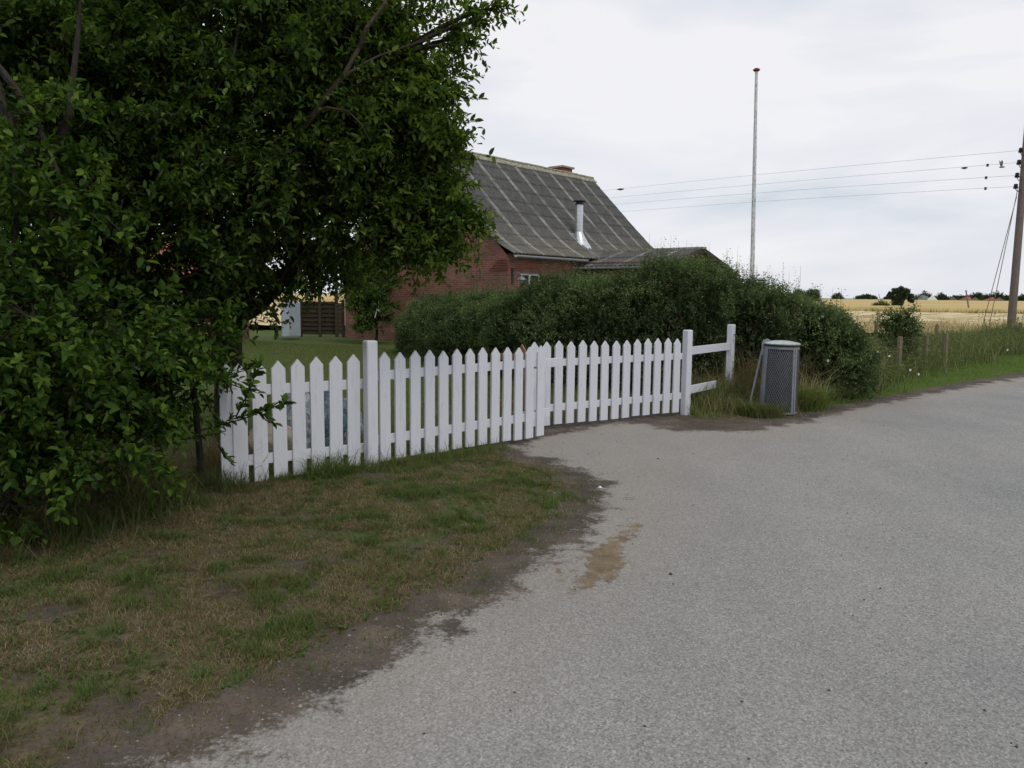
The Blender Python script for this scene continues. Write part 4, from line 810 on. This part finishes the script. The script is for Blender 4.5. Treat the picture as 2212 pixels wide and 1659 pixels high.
# dry thatch lying on the verge
q = scatter(ve, 330000); x, y = q[:, 0], q[:, 1]; k_ = (-sdpoly(x, y, road_poly) > .1+.3*rng.random(len(x))) & (fbm(x*4.5, y*4.5, 81) > .45); x, y = x[k_], y[k_]; n = len(x)
tag(blades('dry_thatch', np.stack([x, y, hgt(x, y)-.002], 1), .012+.035*rng.random(n)**1.5, .0012+0*x, 1.5+0*x, np.clip(.45+.3*rng.normal(size=n), 0, 1), LF['dry']), kind='stuff')
def along(pts, n, w):
    p = np.array([v2(q) for q in pts]); s = np.concatenate([[0], np.cumsum(np.hypot(*np.diff(p, axis=0).T))]); t = rng.random(n)*s[-1]
    return np.interp(t, s, p[:, 0])+rng.normal(size=n)*w, np.interp(t, s, p[:, 1])+rng.normal(size=n)*w
def strip(name, pts, n, w, h0, h1, wd_, lean, key, t0=.5, ts=.25, clump=3., cut=True):
    x, y = along(pts, n, w)
    k_ = (fbm(x*clump, y*clump, 91, 3) > .42)
    if cut: k_ &= sdpoly(x, y, road_poly) < -.03
    x, y = x[k_], y[k_]; m_ = len(x)
    tag(blades(name, np.stack([x, y, hgt(x, y)-.01], 1), h0+(h1-h0)*rng.random(m_)**1.5, wd_, lean+0*x, np.clip(t0+ts*rng.normal(size=m_), 0, 1), LF[key]), kind='stuff')
strip('fence_foot_grass', [DX(500, 6.28), DX(640, 6.55), DX(800, 6.88), DX(900, 7.2), DX(1060, 8.0), DX(1090, 8.15)], 3600, .05, .02, .15, .0022, .9, 'grass', .7, .2, 5.)
strip('fence_tuft_grass', [DX(650, 6.52), DX(700, 6.6), DX(745, 6.7)], 700, .07, .06, .32, .0026, .95, 'grass', .75, .15, .5)
strip('fence_tuft_grass', [DX(770, 6.75), DX(830, 6.85), DX(900, 7.05), DX(1075, 7.85)], 420, .06, .05, .28, .0024, .7, 'grass', .6, .2, .5)
strip('thicket_grass', [P(20, 1160), P(150, 1110), P(300, 1060), P(450, 1030), P(480, 1035)], 20000, .15, .08, .5, .0024, 1.0, 'dry', .55, .28)
strip('thicket_grass', [P(-50, 1200), P(150, 1150), P(300, 1110), P(480, 1045)], 9000, .16, .08, .30, .003, .9, 'grass', .55, .3)
strip('gate_post_grass', [DX(1495, 10.75), DX(1540, 11.2), DX(1600, 11.2), DX(1650, 10.95)], 4200, .18, .04, .30, .0035, .95, 'verge', .5, .35, 3)
strip('gate_post_grass', [DX(1500, 11.3), DX(1560, 11.7), DX(1640, 11.5)], 2500, .2, .2, .65, .003, .8, 'weed', .45, .3, 2)
strip('gate_post_grass', [DX(1510, 11.0), DX(1600, 11.3), DX(1700, 10.9)], 700, .2, .15, .5, .0025, .9, 'dry', .6, .3, 1)
strip('bin_grass', [DX(1610, 10.9), DX(1650, 10.6), DX(1680, 10.62)], 2600, .07, .08, .28, .0035, .7, 'grass', .5, .3, 1)
strip('bin_tuft', [DX(1732, 11.2), DX(1752, 11.4)], 1900, .10, .15, .62, .004, 1.0, 'verge', .6, .3, .5)
strip('bin_tuft', [DX(1740, 11.3), DX(1755, 11.5)], 160, .09, .45, .9, .003, .9, 'dry', .75, .2, .5)
strip('hedge_foot_grass', [DX(1500, 12.0), DX(1600, 11.9), DX(1720, 12.3), DX(1790, 13.1), DX(1850, 14.2)], 8000, .2, .08, .45, .004, .6, 'weed', .4, .3)
strip('hedge_foot_grass', [DX(1480, 12.0), DX(1560, 12.1), DX(1640, 11.9)], 1300, .2, .3, .75, .003, .7, 'dry', .45, .25)
strip('hedge_foot_grass', [DX(1585, 12.1), DX(1640, 12.), DX(1700, 12.1), DX(1740, 12.2)], 1500, .16, .4, 1.15, .0035, .55, 'dry', .25, .22)
# right verge and weeds
vr = [v2(P(*q)) for q in [(1700, 908), (1850, 882), (2000, 852), (2212, 814)]]+[(22, 26.5), (19, 29), (9, 18.5), (5.6, 13.3), (3.9, 11.6)]
q = scatter(vr, 420000); x, y = q[:, 0], q[:, 1]; sdv = -sdpoly(x, y, road_poly); tuf = fbm(x*4, y*4, 61, 3)
k_ = rng.random(len(x)) < sstep(.1, .6, sdv+.5*(fbm(x*1.5, y*1.5, 72)-.5))*(.25+.75*sstep(.35, .6, tuf)); x, y, tuf, sdv = x[k_], y[k_], tuf[k_], sdv[k_]; n = len(x)
tag(blades('roadside_grass', np.stack([x, y, hgt(x, y)-.01], 1), (.03+.06*rng.random(n))*(.7+.8*tuf), .0032+0*x, .7+0*x, np.clip(.80+.2*rng.normal(size=n)-.35*sstep(.5, .1, sdv), 0, 1), LF['verge']), kind='stuff')
wline = [DX(1780, 13.9), DX(1870, 16.4), DX(1940, 18.8), DX(2040, 22.6), DX(2130, 26.5), DX(2212, 30.5), DX(2300, 35)]
strip('roadside_weeds', wline, 34000, .45, .18, .70, .005, .55, 'weed', .45, .28, 1.6)
strip('roadside_weeds', wline, 4200, .5, .4, .95, .004, .6, 'dry', .55, .25, 2)
strip('roadside_weeds', [DX(1980, 20.5), DX(2100, 24.), DX(2212, 28.), DX(2300, 32)], 16000, .8, .35, .95, .007, .5, 'weed', .5, .28, 1.)
strip('roadside_weeds', [DX(1860, 20.), DX(2000, 24.), DX(2212, 28.)], 12000, 1.0, .3, .7, .008, .5, 'weed', .55, .25, 1.)
x, y = along(wline, 4200, .5); n = len(x); pos, ld, nn = sprigs(np.stack([x, y, .02+0*x], 1), np.array([0, 0, 1.])+rng.normal(size=(n, 3))*.25, rng.uniform(.2, .65, n), 10, 0)
k_ = sdpoly(pos[:, 0], pos[:, 1], road_poly) < -.6; tag(leaves('leafy_weeds', pos[k_], ld[k_], nn[k_], rng.uniform(.03, .07, k_.sum()), .5, LF['weed'], np.clip(.4+.25*rng.normal(size=k_.sum()), 0, 1)), kind='stuff')
# straw at the near edge of the field
x = rng.random(26000)*60-5; y = 34+rng.random(26000)**1.5*14; n = len(x)
tag(blades('field_edge_straw', np.stack([x, y, .05+0*x], 1), .25+.35*rng.random(n), .012+0*x, .8+0*x, np.clip(.8+.2*rng.normal(size=n), 0, 1), LF['dry']), kind='stuff')
# lawn blades behind the fence
lw = [(-3.0, 7.6), (-1.2, 7.4), (.2, 9.4), (.2, 14), (-1, 18), (-4, 24), (-11, 27), (-12, 14)]
q = scatter(lw, 150000); x, y = q[:, 0], q[:, 1]; n = len(x)
tag(blades('lawn_grass', np.stack([x, y, hgt(x, y)-.01], 1), .03+.05*rng.random(n), .004+0*x, .6+0*x, np.clip(.6+.2*rng.normal(size=n), 0, 1), LF['grass']), kind='stuff')
# undergrowth behind the gates
q = scatter([(.2, 9.6), (2.6, 11.4), (2.6, 12.6), (.6, 14.4), (-1., 16), (-1.2, 12)], 16000); x, y = q[:, 0], q[:, 1]; n = len(x)
tag(blades('yard_grass', np.stack([x, y, hgt(x, y)-.01], 1), .04+.10*rng.random(n), .004+0*x, .7+0*x, np.clip(.35+.25*rng.normal(size=n), 0, 1), LF['grass']), kind='stuff')
# flowers
def flower(px, py, y, label):
    c = D(px, py, y); mb = MB()
    for k in range(5):
        a_ = k*1.256; u_ = Vector((math.cos(a_), -.25, math.sin(a_))); v_ = Vector((-math.sin(a_), 0, math.cos(a_))); mb.add([c, c+u_*.015+v_*.011, c+u_*.025, c+u_*.015-v_*.011, c+Vector((0, .01, 0))], [(0, 1, 2, 3), (4, 3, 2, 1)])
    tag(mb.build('bindweed_flower', M['wpaint'], origin=c), label, 'flower', 'white bindweed flowers')
fl_ = [(1777, 684, 12.4, 'white bindweed flower high on the right end of the hedge'), (1788, 779, 12.1, 'lower white bindweed flower on the hedge right of the bin'), (1818, 775, 12.5, 'white bindweed flower in the pale weeds at the hedge end'), (1867, 809, 13.6, 'white bindweed flower low by the first roadside post'), (1896, 761, 14.6, 'white bindweed flower between the first two roadside posts'), (1966, 799, 14.9, 'white bindweed flower at the edge of the roadside grass'), (2176, 756, 19.5, 'white bindweed flower in the weeds below the utility pole'), (1921, 769, 14.9, 'white flower beside the second roadside post'), (1984, 808, 15., 'small white flower lowest in the roadside weeds')]
for a_ in fl_: flower(*a_)
# separate grass tufts
q = scatter(ve, 520); k_ = (-sdpoly(q[:, 0], q[:, 1], road_poly) > .3) & (fbm(q[:, 0]*1.4, q[:, 1]*1.4, 57) > .46); q = q[k_][:120]; m_ = 60
x = (q[:, :1]+rng.normal(size=(len(q), m_))*.03).ravel(); y = (q[:, 1:]+rng.normal(size=(len(q), m_))*.03).ravel(); n = len(x)
tag(blades('verge_tufts', np.stack([x, y, hgt(x, y)-.005], 1), .03+.07*rng.random(n), .0018+0*x, 1.0+0*x, np.clip(.6+.15*rng.normal(size=n)+np.repeat(rng.normal(size=len(q))*.25, m_), 0, 1), LF['grass']), kind='stuff')
# small broad-leaved weeds in the verge
q = scatter(ve, 5200); x, y = q[:, 0], q[:, 1]; k_ = (-sdpoly(x, y, road_poly) > .25) & (fbm(x*1.8, y*1.8, 55) > .47); x, y = x[k_], y[k_]; n = len(x)
pos, ld, nn = sprigs(np.stack([x, y, hgt(x, y)], 1), np.array([0, 0, 1.])+rng.normal(size=(n, 3))*.3, rng.uniform(.01, .03, n), 7, 0, 2.5)
tag(leaves('verge_clover', pos, ld, nn, rng.uniform(.008, .02, len(pos)), .7, LF['grass'], np.clip(.75+.2*rng.normal(size=len(pos)), 0, 1)), kind='stuff')
# pebbles and grit
mb = MB()
def stone(mb, p, r):
    k = [rng.uniform(.7, 1.2) for _ in range(6)]; vs = [p+Vector((r*k[0], 0, 0)), p+Vector((-r*k[1], 0, 0)), p+Vector((0, r*k[2], 0)), p+Vector((0, -r*k[3], 0)), p+Vector((0, 0, r*.7)), p-Vector((0, 0, r*.5))]
    mb.add(vs, [(0, 2, 4), (2, 1, 4), (1, 3, 4), (3, 0, 4), (2, 0, 5), (1, 2, 5), (3, 1, 5), (0, 3, 5)])
x, y = along([Vector((*p, 0)) for p in road_poly[2:25]], 2400, .18)
for a_, b_ in zip(x, y): stone(mb, V3(a_, b_, hz(a_, b_)+.004), float(rng.uniform(.0025, .006)*(2 if rng.random() < .04 else 1)))
tag(mb.build('grit', M['pebble']), kind='stuff')
mb = MB(); q = rect_pts([(-1.2, 2.6), (.5, 9), (2.2, 10.4), (5, 11.2), (4, 4), (1.5, 2.4)], 260)
for a_, b_ in q: stone(mb, V3(a_, b_, .006), float(rng.uniform(.003, .008)*(2 if rng.random() < .06 else 1)))
tag(mb.build('loose_debris', plain('dark_debris', (.075, .055, .04), .9, .5, 3)), kind='stuff')
mb = MB(); stone(mb, P(1296, 1056)+ZZ*.012, .022); tag(mb.build('pebble', M['wpaint'], origin=P(1296, 1056)), 'single white pebble on the dark dirt at the driveway edge', 'pebble')
# ---------------------------------------------------------------- far things
FG = 0
def ftree(px, pyt, pyb, wpx, y, label, key='far', nb=6, seed=0, low=True, name='tree'):
    zt = D(px, pyt, y).z; zb = 0; w = wpx/F*y; c = DX(px, y); h = max(zt, .5); bl = []
    for k in range(nb):
        fx_ = (k+.5)/nb-.5; r = min(w/nb*1.1, h*.45); edge = 1-abs(fx_)*.9; zc = max(h*edge-r*.9, r*.6); bl.append(((c.x+fx_*w*.85, y+rng.normal()*r*.3, zc), r, 1)); bl.append(((c.x+fx_*w*.7, y, max(zc*.5, r*.5)), r*.95, 1))
    rs = h/6; tr = [([c-ZZ*.1, c+ZZ*h*.3, c+ZZ*h*.55], [.12*rs+.05, .1*rs+.04, .05])]
    B, Dd = [], []; root = empty(name, c, label, 'tree' if name == 'tree' else 'bush', 'trees on the horizon' if name == 'tree' else None)
    for (cc, r, k) in bl: p, u_ = blob_pts(cc, r, 170); B.append(p); Dd.append(u_+rng.normal(size=u_.shape)*.4)
    B = np.concatenate(B); Dd = np.concatenate(Dd); B[:, 2] = np.maximum(B[:, 2], .05); K = 5; lf_ = max(.12, y*.0016)
    pos, ld, nn = sprigs(B, Dd, np.full(len(B), lf_*2.2), K, 0)
    leaves('crown', pos, ld, nn, lf_*rng.uniform(.7, 1.3, len(pos)), .7, LF[key], np.clip(.45+.25*rng.normal(size=len(pos)), 0, 1), root)
    mb = MB(); mb.tube(*tr[0], 8); mb.build('trunk', M['bark'], root)
# wind-shaped tree in the field with bushes at its foot
yt = 100.; c = DX(1946, yt); root = empty('windswept_tree', c, 'lone windswept broadleaf tree standing in the ripe wheat', 'tree'); m1 = yt/F; mb = MB()
cx = lambda px, py: np.array(D(px, py, yt))
mb.tube([c-ZZ*.1, D(1938, 652, yt), D(1942, 640, yt)], [.22, .17, .12], 8)
for tx, ty in ((1925, 640), (1935, 628), (1950, 625), (1962, 635)): limb(mb, D(1940, 645, yt), D(tx, ty, yt), .1, .03)
mb.build('trunk', M['bark'], root); B, Dd = [], []
for (a_, b_, r) in ((1946, 625, 6), (1934, 629, 6), (1957, 630, 7), (1967, 640, 4.5), (1924, 635, 4), (1919, 639, 2.2), (1942, 636, 8), (1953, 640, 6), (1935, 646, 7), (1946, 651, 5.5), (1933, 657, 6.5), (1944, 661, 4.5), (1929, 665, 5), (1970, 650, 2.2), (1965, 647, 2.5)):
    p, u_ = blob_pts(cx(a_, b_), r*m1, 260, shell=.5); B.append(p); Dd.append(u_+rng.normal(size=u_.shape)*.4)
B = np.concatenate(B); Dd = np.concatenate(Dd); pos, ld, nn = sprigs(B, Dd, np.full(len(B), .14), 5, 0)
leaves('crown', pos, ld, nn, .12*rng.uniform(.7, 1.3, len(pos)), .6, LF['far'], np.clip(.5+.25*rng.normal(size=len(pos)), 0, 1), root)
ftree(1895, 655, 668, 38, 99, 'low round bush in the wheat left of the lone windswept tree', 'shrub', 3, name='bush')
ft_ = [(1716, 627, 24, 150, 'pale treetop just above the right slope of the hedge', 4), (1745, 625, 30, 150, 'dark treetop on the horizon right above the hedge, left of a thin pole', 4), (1801, 638, 16, 330, 'tiny round tree on the horizon right of the thin pole', 3), (1862, 640, 44, 360, 'low dark tree line on the horizon left of the lone windswept tree', 6), (1985, 635, 26, 300, 'round tree touching the left end of the grey roofed farmhouse', 3), (2022, 639, 28, 300, 'round tree touching the white gable of the farmhouse', 3), (2065, 641, 30, 320, 'low tree between the first two red roofs', 4), (2050, 640, 14, 320, 'small tree behind the first red roof', 2), (2098, 637, 55, 300, 'wide dark tree behind the second red roof', 5), (2140, 634, 62, 280, 'largest dark tree group between the stay wires and the utility pole', 6), (2202, 637, 34, 280, 'dark tree just right of the utility pole', 3), (1920, 642, 40, 380, 'faint low trees on the horizon behind the windswept tree', 5)]
for px, t, w, y, lab, nb in ft_: ftree(px, t, 645, w, y, lab, 'far', nb)
def fhouse(px0, px1, pyt, pye, y, rmat, wmat, label, gable_right=True):
    a_, b_ = DX(px0, y), DX(px1, y); zt, ze = D(px0, pyt, y).z, D(px0, pye, y).z; L_ = (b_-a_).length; r_ = empty('farmhouse', a_, label, 'house', 'far farm buildings'); dpt = 6.
    gw = 3.; X_, Y_ = Vector((1, 0, 0)), Vector((0, 1, 0)); mb = MB(); mb.box((0, 0, 0), (L_, dpt, ze), (a_, X_, Y_, ZZ)); 
    mb.add([a_+X_*L_+ZZ*ze, a_+X_*L_+Y_*dpt+ZZ*ze, a_+X_*L_+Y_*dpt/2+ZZ*zt*.98], [(0, 1, 2)]); mb.add([a_+X_*(L_-gw*1.2)-Y_*.5, a_+X_*L_-Y_*.5, a_+X_*L_-Y_*.5+ZZ*ze*.98, a_+X_*(L_-gw*.6)-Y_*.5+ZZ*zt*.96, a_+X_*(L_-gw*1.2)-Y_*.5+ZZ*ze*.98], [(0, 1, 2, 3, 4)]); mb.build('wall', wmat, r_)
    mb = MB(); mb.add([a_-X_*.3-Y_*.4+ZZ*(ze), a_+X_*(L_-gw)-Y_*.4+ZZ*ze, a_+X_*(L_-gw*.6)+Y_*dpt/2+ZZ*zt, a_+X_*1+Y_*dpt/2+ZZ*zt, a_-X_*.3+Y_*(dpt+.4)+ZZ*ze, a_+X_*L_+Y_*(dpt+.4)+ZZ*ze], [(0, 1, 2, 3), (3, 2, 5, 4), (0, 3, 4)]); mb.build('roof', rmat, r_)
fhouse(1984, 2012, 636.5, 646, 295, M['slate'], M['wpaint'], 'farmhouse with grey roof and white gable right of the lone tree')
fhouse(2034, 2056, 640.5, 647.5, 305, M['thin'], M['brick'], 'low red roofed farm building nearest the white gabled farmhouse')
fhouse(2081, 2104, 641, 648, 290, M['thin'], M['brick'], 'red roofed farmhouse behind the thin field pole')
fhouse(2136, 2156, 642, 648.5, 270, M['thin'], M['brick'], 'red roofed farm building just left of the utility pole')
for px, pt, y, lab in ((1768, 627, 90, 'thin dark pole in the field just right of the hedge'), (2085.5, 628, 86, 'thin dark pole in the field in front of the red roofs'), (1897, 636, 200, 'tiny pole on the horizon left of the lone tree'), (1810, 640, 260, 'faintest tiny pole on the horizon near the hedge')):
    b_ = DX(px, y); t_ = D(px+1, pt, y); mb = MB(); mb.tube([b_, t_], [.09, .07], 8); mb.lathe([(.02, -.05), (.12, -.05), (.1, .03), (.02, .04)], 8, (t_, Vector((1, 0, 0)), Vector((0, 1, 0)), ZZ)); tag(mb.build('field_pole', M['pole'], origin=b_), lab, 'pole', 'thin poles in the far fields')
# trees beyond the yard at the left, seen under the plum crown
for px, t, w, y, lab in ((560, 560, 160, 60, 'grey green tree far behind the yard left of the board screen'),): pass
